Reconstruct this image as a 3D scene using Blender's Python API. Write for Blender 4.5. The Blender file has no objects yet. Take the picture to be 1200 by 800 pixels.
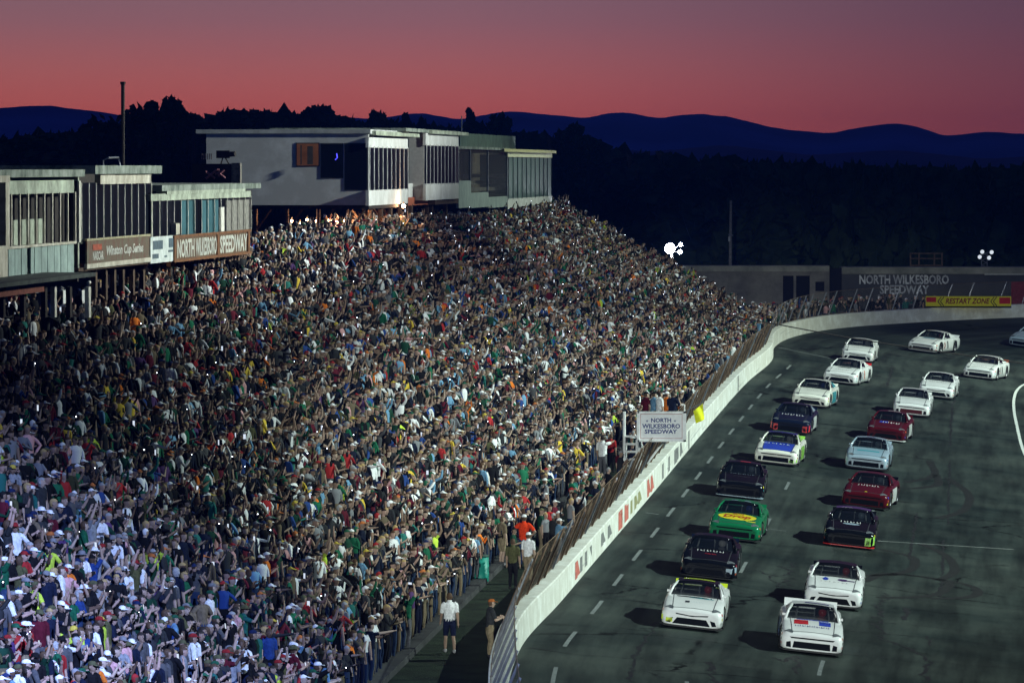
import bpy, bmesh, math, random
import numpy as np
from mathutils import Vector, Matrix
random.seed(7); rng = np.random.default_rng(11)
C = bpy.context.scene.collection
SC = bpy.context.scene

# ------------------------------------------------------------------ camera geometry
F = 6000.0; HZ = 195.0; H = 17.7; VP = 80.0
PITCH = math.atan((400 - HZ) / F)
cp, sp = math.cos(PITCH), math.sin(PITCH)
def ray(px, py):
    u, v = (px - 600) / F, (400 - py) / F
    d = np.array([u, cp + v * sp, -sp + v * cp]); return d / d[1]
def P(px, py, Y):
    d = ray(px, py); return np.array([d[0] * Y, Y, H + d[2] * Y])
S = ray(600, VP)[2]                      # slope of the front straight away from the camera
def project(x, y, z):
    a = y * cp - (z - H) * sp; b = y * sp + (z - H) * cp
    return 600 + F * x / a, 400 - F * b / a
def G(px, py):
    d = ray(px, py); t = H / (S - d[2]); return np.array([d[0] * t, t, H + d[2] * t])

# ------------------------------------------------------------------ wall line (outside of the track)
ctrl = [(0.95, 90.0), (0.12, 118.0), (-0.12, 134.), (-0.08, 148), (0.3, 156.8), (1.58, 169.5), (2.75, 181.5), (5.55, 210), (9.85, 254.7), (13.4, 290), (15.9, 312)]
for q in [(908, 406), (925, 396), (945, 390.5), (970, 386), (1000, 382.5), (1050, 379), (1100, 376), (1150, 373.5), (1200, 371.5)]:
    g = G(*q); ctrl.append((g[0], g[1]))
g = ctrl[-1]; ctrl += [(g[0] + 7, g[1] + 1.2), (g[0] + 18, g[1] + .5), (g[0] + 32, g[1] - 8)]
def smooth_line(pts, step=1.0):
    pts = [np.array(p, float) for p in pts]; out = []
    for i in range(len(pts) - 1):
        p0, p1, p2, p3 = pts[max(i - 1, 0)], pts[i], pts[i + 1], pts[min(i + 2, len(pts) - 1)]
        n = max(2, int(np.linalg.norm(p2 - p1) / step)); L = np.linalg.norm(p2 - p1)
        def tan(a, b, c):
            la, lb = np.linalg.norm(b - a) + 1e-6, np.linalg.norm(c - b) + 1e-6
            t = (b - a) / la * lb + (c - b) / lb * la
            return t / (la + lb) * L if np.linalg.norm(t) > 0 else (c - a)
        m1, m2 = tan(p0, p1, p2) if i > 0 else p2 - p1, tan(p1, p2, p3) if i < len(pts) - 2 else p2 - p1
        for k in range(n):
            t = k / n
            out.append((2*t**3-3*t*t+1)*p1 + (t**3-2*t*t+t)*m1 + (-2*t**3+3*t*t)*p2 + (t**3-t*t)*m2)
    out.append(pts[-1]); return np.array(out)
WL = smooth_line(ctrl, 1.0)
for _ in range(6):
    WL[90:-1] = WL[90:-1] * .5 + .25 * (WL[89:-2] + WL[91:])
WT = np.gradient(WL, axis=0); WT /= np.linalg.norm(WT, axis=1)[:, None]
WN = np.stack([WT[:, 1], -WT[:, 0]], 1)                       # points to the infield
WS = np.concatenate([[0], np.cumsum(np.linalg.norm(np.diff(WL, axis=0), axis=1))])
def wall_near(x, y):
    i = int(np.argmin((WL[:, 0] - x)**2 + (WL[:, 1] - y)**2)); return i, float((np.array([x, y]) - WL[i]) @ WN[i])
BANK = 0.105
def drop(d): return BANK * min(max(d, 0), 19.0)
def surf(x, y): return S * y - drop(wall_near(x, y)[1])
def T(px, py):
    lo, hi = 112.0, 372.0
    for _ in range(26):
        m = (lo + hi) / 2; p = P(px, py, m)
        if p[2] > surf(p[0], p[1]): lo = m
        else: hi = m
    p = P(px, py, lo); return p
def wallx(Y): return 0.31 + 0.0971 * (Y - 157)                # straight continued

# ------------------------------------------------------------------ materials
MATS = {}
def mat(name, col, rough=.7, metal=0., var=.12, scale=6., emit=None, estr=0., coat=0., alpha=1., bump=0., bscale=40., spec=.25):
    if name in MATS: return MATS[name]
    m = bpy.data.materials.new(name); m.use_nodes = True; N = m.node_tree.nodes; L = m.node_tree.links
    b = N['Principled BSDF']; b.inputs['Specular IOR Level'].default_value = spec; b.inputs['Roughness'].default_value = rough; b.inputs['Metallic'].default_value = metal
    b.inputs['Coat Weight'].default_value = coat; b.inputs['Alpha'].default_value = alpha
    tc = N.new('ShaderNodeTexCoord')
    if var > 0:
        no = N.new('ShaderNodeTexNoise'); no.inputs['Scale'].default_value = scale; no.inputs['Detail'].default_value = 5
        L.new(tc.outputs['Object'], no.inputs['Vector'])
        r = N.new('ShaderNodeValToRGB'); r.color_ramp.elements[0].position = .3; r.color_ramp.elements[1].position = .7
        r.color_ramp.elements[0].color = (*[c * (1 - var) for c in col], 1); r.color_ramp.elements[1].color = (*[min(1, c * (1 + var)) for c in col], 1)
        L.new(no.outputs['Fac'], r.inputs['Fac']); L.new(r.outputs['Color'], b.inputs['Base Color'])
    else: b.inputs['Base Color'].default_value = (*col, 1)
    if emit: b.inputs['Emission Color'].default_value = (*emit, 1); b.inputs['Emission Strength'].default_value = estr
    if bump > 0:
        n2 = N.new('ShaderNodeTexNoise'); n2.inputs['Scale'].default_value = bscale; L.new(tc.outputs['Object'], n2.inputs['Vector'])
        bp = N.new('ShaderNodeBump'); bp.inputs['Strength'].default_value = bump; bp.inputs['Distance'].default_value = .03
        L.new(n2.outputs['Fac'], bp.inputs['Height']); L.new(bp.outputs['Normal'], b.inputs['Normal'])
    MATS[name] = m; return m
def stained(name, col, dirt, amount=.5, scale=1.5, rough=.85):
    """paint with blotches of wear of their own shape"""
    if name in MATS: return MATS[name]
    m = bpy.data.materials.new(name); m.use_nodes = True; N = m.node_tree.nodes; L = m.node_tree.links
    b = N['Principled BSDF']; b.inputs['Roughness'].default_value = rough
    tc = N.new('ShaderNodeTexCoord'); n1 = N.new('ShaderNodeTexNoise'); n1.inputs['Scale'].default_value = scale; n1.inputs['Detail'].default_value = 9; n1.inputs['Roughness'].default_value = .7
    L.new(tc.outputs['Object'], n1.inputs['Vector'])
    r = N.new('ShaderNodeValToRGB'); r.color_ramp.elements[0].position = .5 - amount * .25; r.color_ramp.elements[1].position = .5 + (1 - amount) * .3
    r.color_ramp.elements[0].color = (*dirt, 1); r.color_ramp.elements[1].color = (*col, 1)
    L.new(n1.outputs['Fac'], r.inputs['Fac']); L.new(r.outputs['Color'], b.inputs['Base Color'])
    MATS[name] = m; return m

# ------------------------------------------------------------------ mesh helpers
def mk(name, v, f, m=None, parent=None, smooth=False, loc=None):
    me = bpy.data.meshes.new(name); me.from_pydata([tuple(map(float, p)) for p in v], [], [tuple(int(i) for i in q) for q in f]); me.update()
    if smooth: me.shade_smooth()
    o = bpy.data.objects.new(name, me); C.objects.link(o)
    if m is not None:
        for x in (m if isinstance(m, (list, tuple)) else [m]): me.materials.append(x)
    if parent is not None: o.parent = parent
    if loc is not None: o.location = loc
    return o
class MB:
    def __init__(s): s.v = []; s.f = []
    def add(s, v, f):
        b = len(s.v); s.v += [tuple(p) for p in v]; s.f += [tuple(i + b for i in q) for q in f]; return s
    def box(s, lo, hi):
        x0, y0, z0 = lo; x1, y1, z1 = hi
        return s.add([(x0,y0,z0),(x1,y0,z0),(x1,y1,z0),(x0,y1,z0),(x0,y0,z1),(x1,y0,z1),(x1,y1,z1),(x0,y1,z1)],
                     [(0,3,2,1),(4,5,6,7),(0,1,5,4),(1,2,6,5),(2,3,7,6),(3,0,4,7)])
    def obox(s, o, a, b, c):
        """box with corner o and edge vectors a, b, c"""
        o, a, b, c = (np.array(q, float) for q in (o, a, b, c))
        v = [o, o+a, o+a+b, o+b, o+c, o+a+c, o+a+b+c, o+b+c]
        if np.dot(np.cross(a, b), c) < 0: f = [(0,1,2,3),(7,6,5,4),(4,5,1,0),(5,6,2,1),(6,7,3,2),(7,4,0,3)]
        else: f = [(0,3,2,1),(4,5,6,7),(0,1,5,4),(1,2,6,5),(2,3,7,6),(3,0,4,7)]
        return s.add(v, f)
    def tube(s, pts, r, n=6, cap=True):
        pts = [np.array(p, float) for p in pts]; rs = r if isinstance(r, (list, tuple)) else [r] * len(pts); rings = []
        for i, p in enumerate(pts):
            t = pts[min(i+1, len(pts)-1)] - pts[max(i-1, 0)]; t = t / (np.linalg.norm(t) + 1e-9)
            a = np.cross(t, [0, 0, 1.]) if abs(t[2]) < .9 else np.cross(t, [0, 1., 0]); a /= np.linalg.norm(a); b = np.cross(a, t)
            rings.append([p + rs[i] * (math.cos(2*math.pi*k/n) * a + math.sin(2*math.pi*k/n) * b) for k in range(n)])
        v = [q for R in rings for q in R]; f = []
        for i in range(len(pts) - 1):
            for k in range(n): f.append((i*n+k, i*n+(k+1) % n, (i+1)*n+(k+1) % n, (i+1)*n+k))
        if cap: f.append(tuple(range(n-1, -1, -1))); f.append(tuple((len(pts)-1)*n + k for k in range(n)))
        return s.add(v, f)
    def build(s, name, m=None, parent=None, smooth=False): return mk(name, s.v, s.f, m, parent, smooth)
def tag(o, label, cat, group=None):
    o['label'] = label; o['category'] = cat
    if group: o['group'] = group
    return o
def struct(o): o['kind'] = 'structure'; return o
def stuff(o): o['kind'] = 'stuff'; return o
def thing(name, label, cat, loc=(0, 0, 0), group=None):
    o = bpy.data.objects.new(name, None); o.empty_display_size = .3; C.objects.link(o); o.location = loc; return tag(o, label, cat, group)
def text_geo(s, shear=0., bold=.03):
    cu = bpy.data.curves.new('lettering', 'FONT'); cu.body = s; cu.size = 1; cu.resolution_u = 2; cu.shear = shear; cu.offset = bold
    o = bpy.data.objects.new('lettering', cu); C.objects.link(o)
    dg = bpy.context.evaluated_depsgraph_get(); me = o.evaluated_get(dg).to_mesh()
    v = np.array([x.co[:] for x in me.vertices]); f = [tuple(p.vertices) for p in me.polygons]
    o.evaluated_get(dg).to_mesh_clear(); bpy.data.objects.remove(o); bpy.data.curves.remove(cu)
    v = v[:, :2]; v = (v - v.min(0)) / (v.max(0) - v.min(0)); return v, f
def text_on(name, s, o, u, w, m, parent=None, shear=0.):
    """lettering filling the parallelogram o, o+u, o+w"""
    v, f = text_geo(s, shear); o, u, w = (np.array(q, float) for q in (o, u, w))
    return mk(name, [o + u * a + w * b for a, b in v], f, m, parent)

# ================================================================== SETTING
# ground sheet
xs = np.unique(np.concatenate([np.linspace(-6000, -200, 14), np.arange(-200, -50, 25), np.arange(-50, 90, 2.), np.arange(90, 300, 30), np.linspace(300, 6000, 14)]))
ys = np.unique(np.concatenate([np.arange(-60, 80, 20.), np.arange(80, 440, 2.5), np.arange(440, 700, 20), np.linspace(700, 7600, 24)]))
gv = []
for y in ys:
    for x in xs:
        if 80 <= y <= 420 and -20 < x < 90: z = S * y - drop(wall_near(x, y)[1]) - .06
        else: z = S * min(y, 430) - (1.9 if x > 18 else 0) - .06 - max(0, y - 430) * .012
        gv.append((x, y, z))
nx = len(xs)
gf = [(j*nx+i, j*nx+i+1, (j+1)*nx+i+1, (j+1)*nx+i) for j in range(len(ys)-1) for i in range(nx-1)]
struct(mk('ground', gv, gf, mat('dark grass turf', (.016, .026, .013), .95, var=.5, scale=1.2, bump=.6, bscale=20), smooth=True))

# asphalt
def asphalt():
    m = bpy.data.materials.new('worn asphalt'); m.use_nodes = True; N = m.node_tree.nodes; L = m.node_tree.links
    b = N['Principled BSDF']; b.inputs['Roughness'].default_value = .62; b.inputs['Specular IOR Level'].default_value = .06
    tc = N.new('ShaderNodeTexCoord'); uv = tc.outputs['UV']
    def noise(s, det=6, vec=None, rough=.6):
        n = N.new('ShaderNodeTexNoise'); n.inputs['Scale'].default_value = s; n.inputs['Detail'].default_value = det; n.inputs['Roughness'].default_value = rough
        L.new(vec or uv, n.inputs['Vector']); return n
    def ramp(src, p0, c0, p1, c1):
        r = N.new('ShaderNodeValToRGB'); r.color_ramp.elements[0].position = p0; r.color_ramp.elements[1].position = p1
        r.color_ramp.elements[0].color = (*c0, 1); r.color_ramp.elements[1].color = (*c1, 1); L.new(src, r.inputs['Fac']); return r.outputs['Color']
    def mul(a, c):
        x = N.new('ShaderNodeMix'); x.data_type = 'RGBA'; x.blend_type = 'MULTIPLY'; x.inputs[0].default_value = 1; L.new(a, x.inputs[6]); L.new(c, x.inputs[7]); return x.outputs[2]
    mp = N.new('ShaderNodeMapping'); mp.inputs['Scale'].default_value = (1.2, .07, 1); L.new(uv, mp.inputs['Vector'])
    base = ramp(noise(.12, 8).outputs['Fac'], .34, (.017, .025, .024), .66, (.056, .067, .058))
    col = mul(base, ramp(noise(1.0, 5, mp.outputs['Vector']).outputs['Fac'], .38, (.5, .5, .52), .62, (1.1, 1.1, 1.1)))
    col = mul(col, ramp(noise(30, 3).outputs['Fac'], .3, (.75, .75, .75), .7, (1.2, 1.2, 1.2)))
    # cracks: wobbling cell borders, broken up by a mask
    wob = noise(.55, 4); ad = N.new('ShaderNodeVectorMath'); ad.operation = 'MULTIPLY_ADD'; ad.inputs[1].default_value = (2.2, 2.2, 0)
    L.new(wob.outputs['Color'], ad.inputs[0]); L.new(uv, ad.inputs[2])
    vo = N.new('ShaderNodeTexVoronoi'); vo.feature = 'DISTANCE_TO_EDGE'; vo.inputs['Scale'].default_value = .16; L.new(ad.outputs[0], vo.inputs['Vector'])
    cr = ramp(vo.outputs['Distance'], .006, (.15, .15, .16), .016, (1, 1, 1))
    mk_ = ramp(noise(.09, 3).outputs['Fac'], .5, (1, 1, 1), .6, (0, 0, 0))
    mx = N.new('ShaderNodeMix'); mx.data_type = 'RGBA'; mx.blend_type = 'LIGHTEN'; mx.inputs[0].default_value = 1; L.new(cr, mx.inputs[6]); L.new(mk_, mx.inputs[7])
    col = mul(col, mx.outputs[2])
    # paving seams along the track
    sx = N.new('ShaderNodeSeparateXYZ'); L.new(uv, sx.inputs[0])
    L.new(col, b.inputs['Base Color'])
    bp = N.new('ShaderNodeBump'); bp.inputs['Strength'].default_value = .35; bp.inputs['Distance'].default_value = .02
    L.new(noise(18, 4).outputs['Fac'], bp.inputs['Height']); L.new(bp.outputs['Normal'], b.inputs['Normal'])
    return m
def strip(name, offs, m, lift=0., i0=0, i1=None, uv=False):
    i1 = len(WL) if i1 is None else i1; v = []; f = []; k = len(offs)
    for i in range(i0, i1):
        for d in offs:
            p = WL[i] + WN[i] * d; v.append((p[0], p[1], S * p[1] - drop(d) + lift))
    for i in range(i1 - i0 - 1):
        for j in range(k - 1): f.append((i*k+j, i*k+j+1, (i+1)*k+j+1, (i+1)*k+j))
    o = mk(name, v, f, m)
    if uv:
        ul = o.data.uv_layers.new(name='metres'); w = np.array([(d, WS[i]) for i in range(i0, i1) for d in offs])
        idx = np.zeros(len(o.data.loops), int); o.data.loops.foreach_get('vertex_index', idx); ul.data.foreach_set('uv', w[idx].astype(np.float32).ravel())
    return o
struct(strip('track', [-.1, 2, 4, 6, 8, 10, 12, 14, 15.4, 17.5], asphalt(), 0, uv=True))
paint = stained('worn white road paint', (.19, .215, .21), (.09, .1, .1), .45, 7)
def on_track(x, y, lift=.006): return (x, y, surf(x, y) + lift)
def ribbon(name, pts, w, m, lift=.006, ws=None):
    pts = np.array(pts, float); t = np.gradient(pts, axis=0); t /= np.linalg.norm(t, axis=1)[:, None] + 1e-9; n = np.stack([t[:, 1], -t[:, 0]], 1); v = []; f = []
    for i, p in enumerate(pts):
        ww = w if ws is None else ws[i]
        for s_ in (-.5, .5): q = p + n[i] * s_ * ww; v.append(on_track(q[0], q[1], lift))
    for i in range(len(pts) - 1): f.append((2*i, 2*i+1, 2*i+3, 2*i+2))
    return mk(name, v, f, m)
# dashed lane lines
def lane_point(y, d):
    i = int(np.argmin(abs(WL[:len(WL)//1, 1] - y) + (WL[:, 0] > 40) * 99)); return WL[i] + WN[i] * d
dash0 = 0
for d, stp, far_ in ((1.25, 9, 305), (5.15, 18, 250), (9.1, 27, 215)):
    i = 40
    while i < len(WL) - 30:
        if WL[i, 1] < far_:
            pts = [WL[k] + WN[k] * d for k in range(i, i + 5)]
            o = ribbon('lane_marking', pts, .13, paint, .006); struct(o)
        i += stp
a, b = T(757, 600.5), T(772, 602.5)
struct(ribbon('start_line', [a[:2] * (1-t) + b[:2] * t for t in np.linspace(0, 1, 6)], .2, paint))
a, b = T(896, 619), T(921, 622)
struct(ribbon('start_line', [a[:2] * (1-t) + b[:2] * t for t in np.linspace(0, 1, 6)], .1, paint))
a, b = T(1028, 633.5), T(1188, 643.5)
struct(ribbon('start_line', [a[:2] * (1-t) + b[:2] * t for t in np.linspace(0, 1, 24)], .16, stained('faded start line paint', (.2, .21, .2), (.06, .07, .065), .7, 2.)))
a, b = T(912, 407), T(975, 420)
struct(ribbon('pit_line', [a[:2] * (1-t) + b[:2] * t for t in np.linspace(0, 1, 10)], .22, paint))
il = [(1216, 560), (1199, 527), (1192, 500), (1188.5, 482), (1188.5, 466), (1192, 457), (1201, 450), (1216, 446)]
struct(ribbon('inner_line', smooth_line([T(*q)[:2] for q in il], .8), .16, mat('fresh white line paint', (.6, .62, .58), .7, var=.2)))
# tyre marks and tar-filled cracks seen in the photograph
rubber = mat('rubber tyre mark', (.009, .010, .010), .75, var=.3, scale=3)
tar = mat('tar filled crack', (.012, .013, .014), .6, var=.3)
def arc_px(pts): return smooth_line([T(*q)[:2] for q in pts], .3)
for pts in ([(1010, 681), (1060, 673), (1100, 679), (1108, 690), (1080, 699), (1030, 700)],
            [(1010, 674), (1070, 674), (1130, 684), (1146, 693), (1130, 700), (1090, 701)],
            [(1030, 643), (1062, 650), (1072, 660), (1066, 668), (1040, 674)],
            [(1080, 637), (1104, 648), (1117, 660), (1116, 672), (1100, 680)],
            [(1110, 560), (1132, 575), (1135, 590), (1120, 602), (1098, 607)],
            [(1090, 540), (1088, 560), (1060, 565)], [(1020, 560), (1060, 572), (1090, 570), (1098, 556)]):
    struct(ribbon('tyre_mark', arc_px(pts), .38, rubber, .005))
def crack(pts, wig=.18, w=.09):
    L_ = [T(*q)[:2] for q in pts]; out = []
    for i in range(len(L_) - 1):
        n = max(3, int(np.linalg.norm(L_[i+1] - L_[i]) / .35))
        for k in range(n): out.append(L_[i] + (L_[i+1] - L_[i]) * k / n + rng.normal(0, wig, 2))
    ws = [w * (.4 + 1.3 * random.random()) for _ in out]
    struct(ribbon('pavement_crack', out, w, tar, .004, ws))
crack([(1036, 695), (1032, 712), (1028, 730), (1036, 748), (1066, 762)], .14, .13); crack([(1066, 760), (1086, 770), (1084, 800)], .1, .12)
crack([(770, 728), (755, 752), (742, 775), (738, 800)], .06, .1); crack([(610, 757), (690, 768), (760, 772), (830, 776), (905, 786)], .1, .07)
crack([(870, 665), (900, 672), (918, 688), (925, 665), (930, 655)], .15, .09); crack([(835, 775), (832, 788), (838, 800)], .1, .13)
crack([(1065, 655), (1068, 640), (1075, 600)], .03, .09); crack([(1106, 632), (1105, 660), (1102, 700)], .03, .09); crack([(1113, 540), (1112, 575), (1111, 615)], .04, .08)
crack([(1062, 712), (1060, 727)], .05, .2); crack([(1090, 745), (1086, 757)], .08, .14); crack([(905, 770), (918, 775), (934, 768), (932, 790)], .05, .12)
for y0, y1 in ((680, 691), (700, 716), (731, 745), (744, 760), (772, 784)):
    crack([(985, y0 - 6), (1060, y0), (1130, (y0 + y1) / 2), (1215, y1)], .02, .05)
crack([(1120, 452), (1116, 480), (1113, 522)], .05, .1); crack([(1046, 430), (1042, 445), (1038, 452)], .05, .1)
crack([(990, 497), (1080, 507), (1150, 507)], .03, .07); crack([(860, 525), (850, 560), (838, 600)], .06, .07); crack([(940, 700), (800, 690), (720, 700)], .08, .05)

# outside wall (retaining wall of the track): one thing with its painted panels as parts
WH = .92; WTK = .5
def wall_slice(i0, i1, name, m, parent=None, z0=0., z1=WH, d0=0., d1=-WTK, lift=0):
    v = []; f = []
    for i in range(i0, i1):
        p, n = WL[i], WN[i]; q = p + n * d1; p = p + n * d0; zb = S * p[1] - .15 if z0 == 0 else S * p[1] + z0
        v += [(p[0], p[1], zb), (p[0], p[1], S*p[1]+z1-.03), (p[0]-n[0]*.03, p[1]-n[1]*.03, S*p[1]+z1), (q[0], q[1], S*q[1]+z1), (q[0], q[1], zb)]
    for i in range(i1 - i0 - 1):
        for k in range(5): a = i*5+k; b_ = i*5+(k+1) % 5; f.append((a, b_, b_+5, a+5))
    f.append((0, 1, 2, 3, 4)); n_ = (i1-i0-1)*5; f.append((n_+4, n_+3, n_+2, n_+1, n_))
    return mk(name, v, f, m, parent)
wall = wall_slice(0, len(WL), 'track_wall', stained('chalky white wall paint', (.8, .82, .78), (.55, .54, .48), .22, 1.1))
wall.data.materials.append(stained('grimy grey wall top', (.22, .23, .23), (.11, .11, .11), .45, 2.2))
for q in wall.data.polygons:
    if q.normal.z > .9: q.material_index = 1
tag(wall, 'long low white concrete wall curving along the outside of the track', 'wall')
redp = mat('faded red wall lettering', (.46, .13, .10), .8, var=.4, scale=6); blk = mat('faded black wall lettering', (.17, .17, .165), .8, var=.3, scale=4); oli = mat('faded olive wall lettering', (.25, .24, .12), .8, var=.3, scale=4)
def wall_pt(s, z):
    i = int(np.searchsorted(WS, s)); i = min(i, len(WL) - 1); p = WL[i] + WN[i] * .006; return (p[0], p[1], S * p[1] + z)
def s_at(px, py): p = G(px, py); return WS[wall_near(p[0], p[1])[0]]
def wall_marks(pxa, pxb, m, n, z0=.2, z1=.72):
    """worn lettering: upright strokes with cross strokes"""
    s0, s1 = s_at(*pxa), s_at(*pxb); b_ = MB(); step = (s1 - s0) / n
    for k in range(n):
        a0 = s0 + step * k; w = step * .16; a1 = a0 + step * .72
        def q(sa, sb, za, zb): b_.add([wall_pt(sa, za), wall_pt(sb, za), wall_pt(sb, zb), wall_pt(sa, zb)], [(0, 1, 2, 3)])
        c = (k * 7 + n * 3) % 5
        def dg(sa, sb, za, zb): b_.add([wall_pt(sa, za), wall_pt(sa + w, za), wall_pt(sb + w, zb), wall_pt(sb, zb)], [(0, 1, 2, 3)])
        q(a0, a0 + w * 1.3, z0 + .05 * (c == 3), z1)
        if c in (0, 1, 3): dg(a0 + w * 1.6, a0 + w * 2.6, z1, z0 + .1)
        if c in (1, 2): q(a0 + w * 1.9, a0 + w * 2.9, z0, z1 - .12)
        if c != 4: q(a1 - w, a1, z0 + .06, z1 - .03 * c)
    b_.build('wall_lettering', m, wall)
wall_marks((681, 684), (686, 679), redp, 1, .1, .75); wall_marks((687, 678), (703, 660), blk, 3)
wall_marks((713, 650), (719, 642), blk, 1); wall_marks((722, 639), (727, 633), blk, 1)
wall_marks((732, 626), (745, 610), redp, 2, .08, .8); wall_marks((747, 608), (758, 594), oli, 3)
wall_marks((764, 586), (772, 575), redp, 2, .08, .8); wall_marks((780, 565), (803, 534), blk, 4, .1, .75)

scuffm = stained('grey tyre scuff', (.30, .30, .29), (.5, .5, .47), .5, 3)
for k in range(16):
    s0 = random.uniform(WS[75], WS[-60]); L0 = random.uniform(2.5, 8); z0 = random.uniform(.12, .55); h0 = random.uniform(.03, .10); b_ = MB(); q_ = [s0 + L0 * t for t in np.linspace(0, 1, 9)]
    for sa, sb, ta in zip(q_[:-1], q_[1:], np.linspace(0, 1, 8)): b_.add([wall_pt(sa, z0 + .1 * ta), wall_pt(sb, z0 + .1 * ta + .012), wall_pt(sb, z0 + .1 * ta + h0 * (1 - ta * .8)), wall_pt(sa, z0 + .1 * ta + h0 * (1 - ta * .7))], [(0, 1, 2, 3)])
    b_.build('tyre_scuff', scuffm, wall)
oldj = mat('grey joint filler', (.2, .2, .19), .9, var=.3); s0 = WS[62]
while s0 < WS[-1] - 20:                                # expansion joints of the wall
    MB().add([wall_pt(s0, .02), wall_pt(s0 + .022, .02), wall_pt(s0 + .022, WH - .04), wall_pt(s0, WH - .04)], [(0, 1, 2, 3)]).build('expansion_joint', oldj, wall); s0 += 6.1
# catch fence on the wall: leaning posts, woven wire
def wire_mat(name, thick, col):
    m = bpy.data.materials.new(name); m.use_nodes = True; N = m.node_tree.nodes; L = m.node_tree.links
    b = N['Principled BSDF']; b.inputs['Roughness'].default_value = .6; b.inputs['Base Color'].default_value = (*col, 1)
    uv = N.new('ShaderNodeTexCoord').outputs['UV']; sx = N.new('ShaderNodeSeparateXYZ'); L.new(uv, sx.inputs[0])
    def M(op, a, c, e=None):
        n = N.new('ShaderNodeMath'); n.operation = op
        for i, q in enumerate([a, c, e]):
            if q is None: continue
            if isinstance(q, (int, float)): n.inputs[i].default_value = q
            else: L.new(q, n.inputs[i])
        return n.outputs[0]
    a = M('FRACT', M('MULTIPLY', M('ADD', sx.outputs[0], sx.outputs[1]), 11.), 0); c = M('FRACT', M('MULTIPLY', M('SUBTRACT', sx.outputs[0], sx.outputs[1]), 11.), 0)
    w = M('MAXIMUM', M('LESS_THAN', a, thick), M('LESS_THAN', c, thick)); L.new(w, b.inputs['Alpha'])
    return m
fence = thing('catch_fence', 'long rusty wire catch fence with leaning posts on top of the white track wall', 'fence')
FH = 1.62
def lean(i):
    t = min(max((WL[i, 1] - 318) / 40, 0), 1); return np.array([.66 * (1 - t) + .55 * t, -.2 * t])
rust = mat('rusty steel post', (.17, .115, .075), .65, .3, var=.4, scale=3); galv = mat('grey galvanised steel', (.2, .21, .23), .5, .3, var=.2)
i_start = 20; i_far = int(np.argmax((WL[:, 1] > 316)))
for fi, wm in ((list(range(i_start, i_far + 1)), wire_mat('rusty woven wire', .2, (.09, .058, .032))), (list(range(i_far, len(WL))), wire_mat('thin grey wire', .035, (.3, .27, .2)))):
  v = []; f = []; uvs = []
  for k, i in enumerate(fi):
    p = WL[i] - WN[i] * .44; ln = lean(i)
    for t in (0, .5, 1.): v.append((p[0] + ln[0]*t**1.1, p[1] + ln[1]*t, S*p[1] + WH + FH*t)); uvs.append((WS[i], t * 1.75))
  for k in range(len(fi) - 1):
    for t in range(2): a = k*3+t; f.append((a, a+3, a+4, a+1))
  o = mk('wire_mesh', v, f, wm, fence); ul = o.data.uv_layers.new(name='metres'); idx = np.zeros(len(o.data.loops), int); o.data.loops.foreach_get('vertex_index', idx)
  ul.data.foreach_set('uv', np.array(uvs, np.float32)[idx].ravel())
s = WS[i_start] + .4; n_post = 0
while s < WS[-1] - 2 and n_post < 100:
    i = int(np.searchsorted(WS, s)); p = WL[i] - WN[i] * .42; ln = lean(i); z = S*p[1]
    MB().tube([(p[0], p[1], z + .1), (p[0], p[1], z + WH), (p[0]+ln[0]*.5, p[1]+ln[1]*.5, z+WH+FH*.52), (p[0]+ln[0]*1.02, p[1]+ln[1]*1.02, z+WH+FH*1.02)], .04, 6).build('post', galv if (p[1] < 150 or n_post % 5 == 2 or p[1] > 325) else rust, fence)
    s += 2.75; n_post += 1
for t in (.02, 1.):
    MB().tube([(WL[i][0] - WN[i][0]*.44 + lean(i)[0]*t, WL[i][1] - WN[i][1]*.44 + lean(i)[1]*t, S*WL[i][1] + WH + FH*t + .02) for i in range(i_start, len(WL), 3)], .014, 4).build('cable', rust, fence)

# ================================================================== GRANDSTAND
Y0, Y1 = 104.0, 353.0
NR = 19
def frontx(Y): return wallx(Y) - 3.05
def depth(Y): return 14.4 - 1.4 * min(max((Y - 164) / 186, 0), 1.2)
def rise(Y): return 8.5 - 1.7 * min(max((Y - 164) / 186, -.3), 1.1) + .75 * math.exp(-((Y - 255) / 32)**2)
def tread(Y, r):                                     # centre of the standing place of row r
    fr = (r + .5) / NR
    return frontx(Y) - depth(Y) * fr, S * Y + .14 + rise(Y) * r / (NR - 1)
conc = stained('dark weathered concrete', (.06, .06, .06), (.025, .025, .025), .5, .8); bench = mat('grey weathered bench plank', (.08, .075, .07), .85, var=.3, scale=3)
stand = thing('grandstand', 'long stepped concrete grandstand under the packed crowd beside the front straight', 'grandstand', (0, 0, 0))
sy = np.linspace(Y0, Y1, 40); v = []; f = []
for Y in sy:
    v.append((frontx(Y) + .02, Y, S*Y - .3))
    for r in range(NR):
        xa = frontx(Y) - depth(Y) * r / NR; xb = frontx(Y) - depth(Y) * (r + 1) / NR; z = tread(Y, r)[1]
        v += [(xa, Y, z), (xb, Y, z)]
    v.append((frontx(Y) - depth(Y), Y, S*Y - .3))
w = 2 * NR + 2
for j in range(len(sy) - 1):
    for k in range(w - 1): f.append((j*w+k, j*w+k+1, (j+1)*w+k+1, (j+1)*w+k))
f.append(tuple(range(w))); f.append(tuple((len(sy)-1)*w + k for k in range(w - 1, -1, -1)))
mk('steps', v, f, conc, stand)
v = []; f = []
for Y in np.linspace(200, 303, 12): z = tread(Y, NR - 1)[1] + .05; x = frontx(Y) - depth(Y); v += [(x + .3, Y, z), (x - 3.6, Y, z), (x + .3, Y, z - .3), (x - 3.6, Y, z - .3)]
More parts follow.
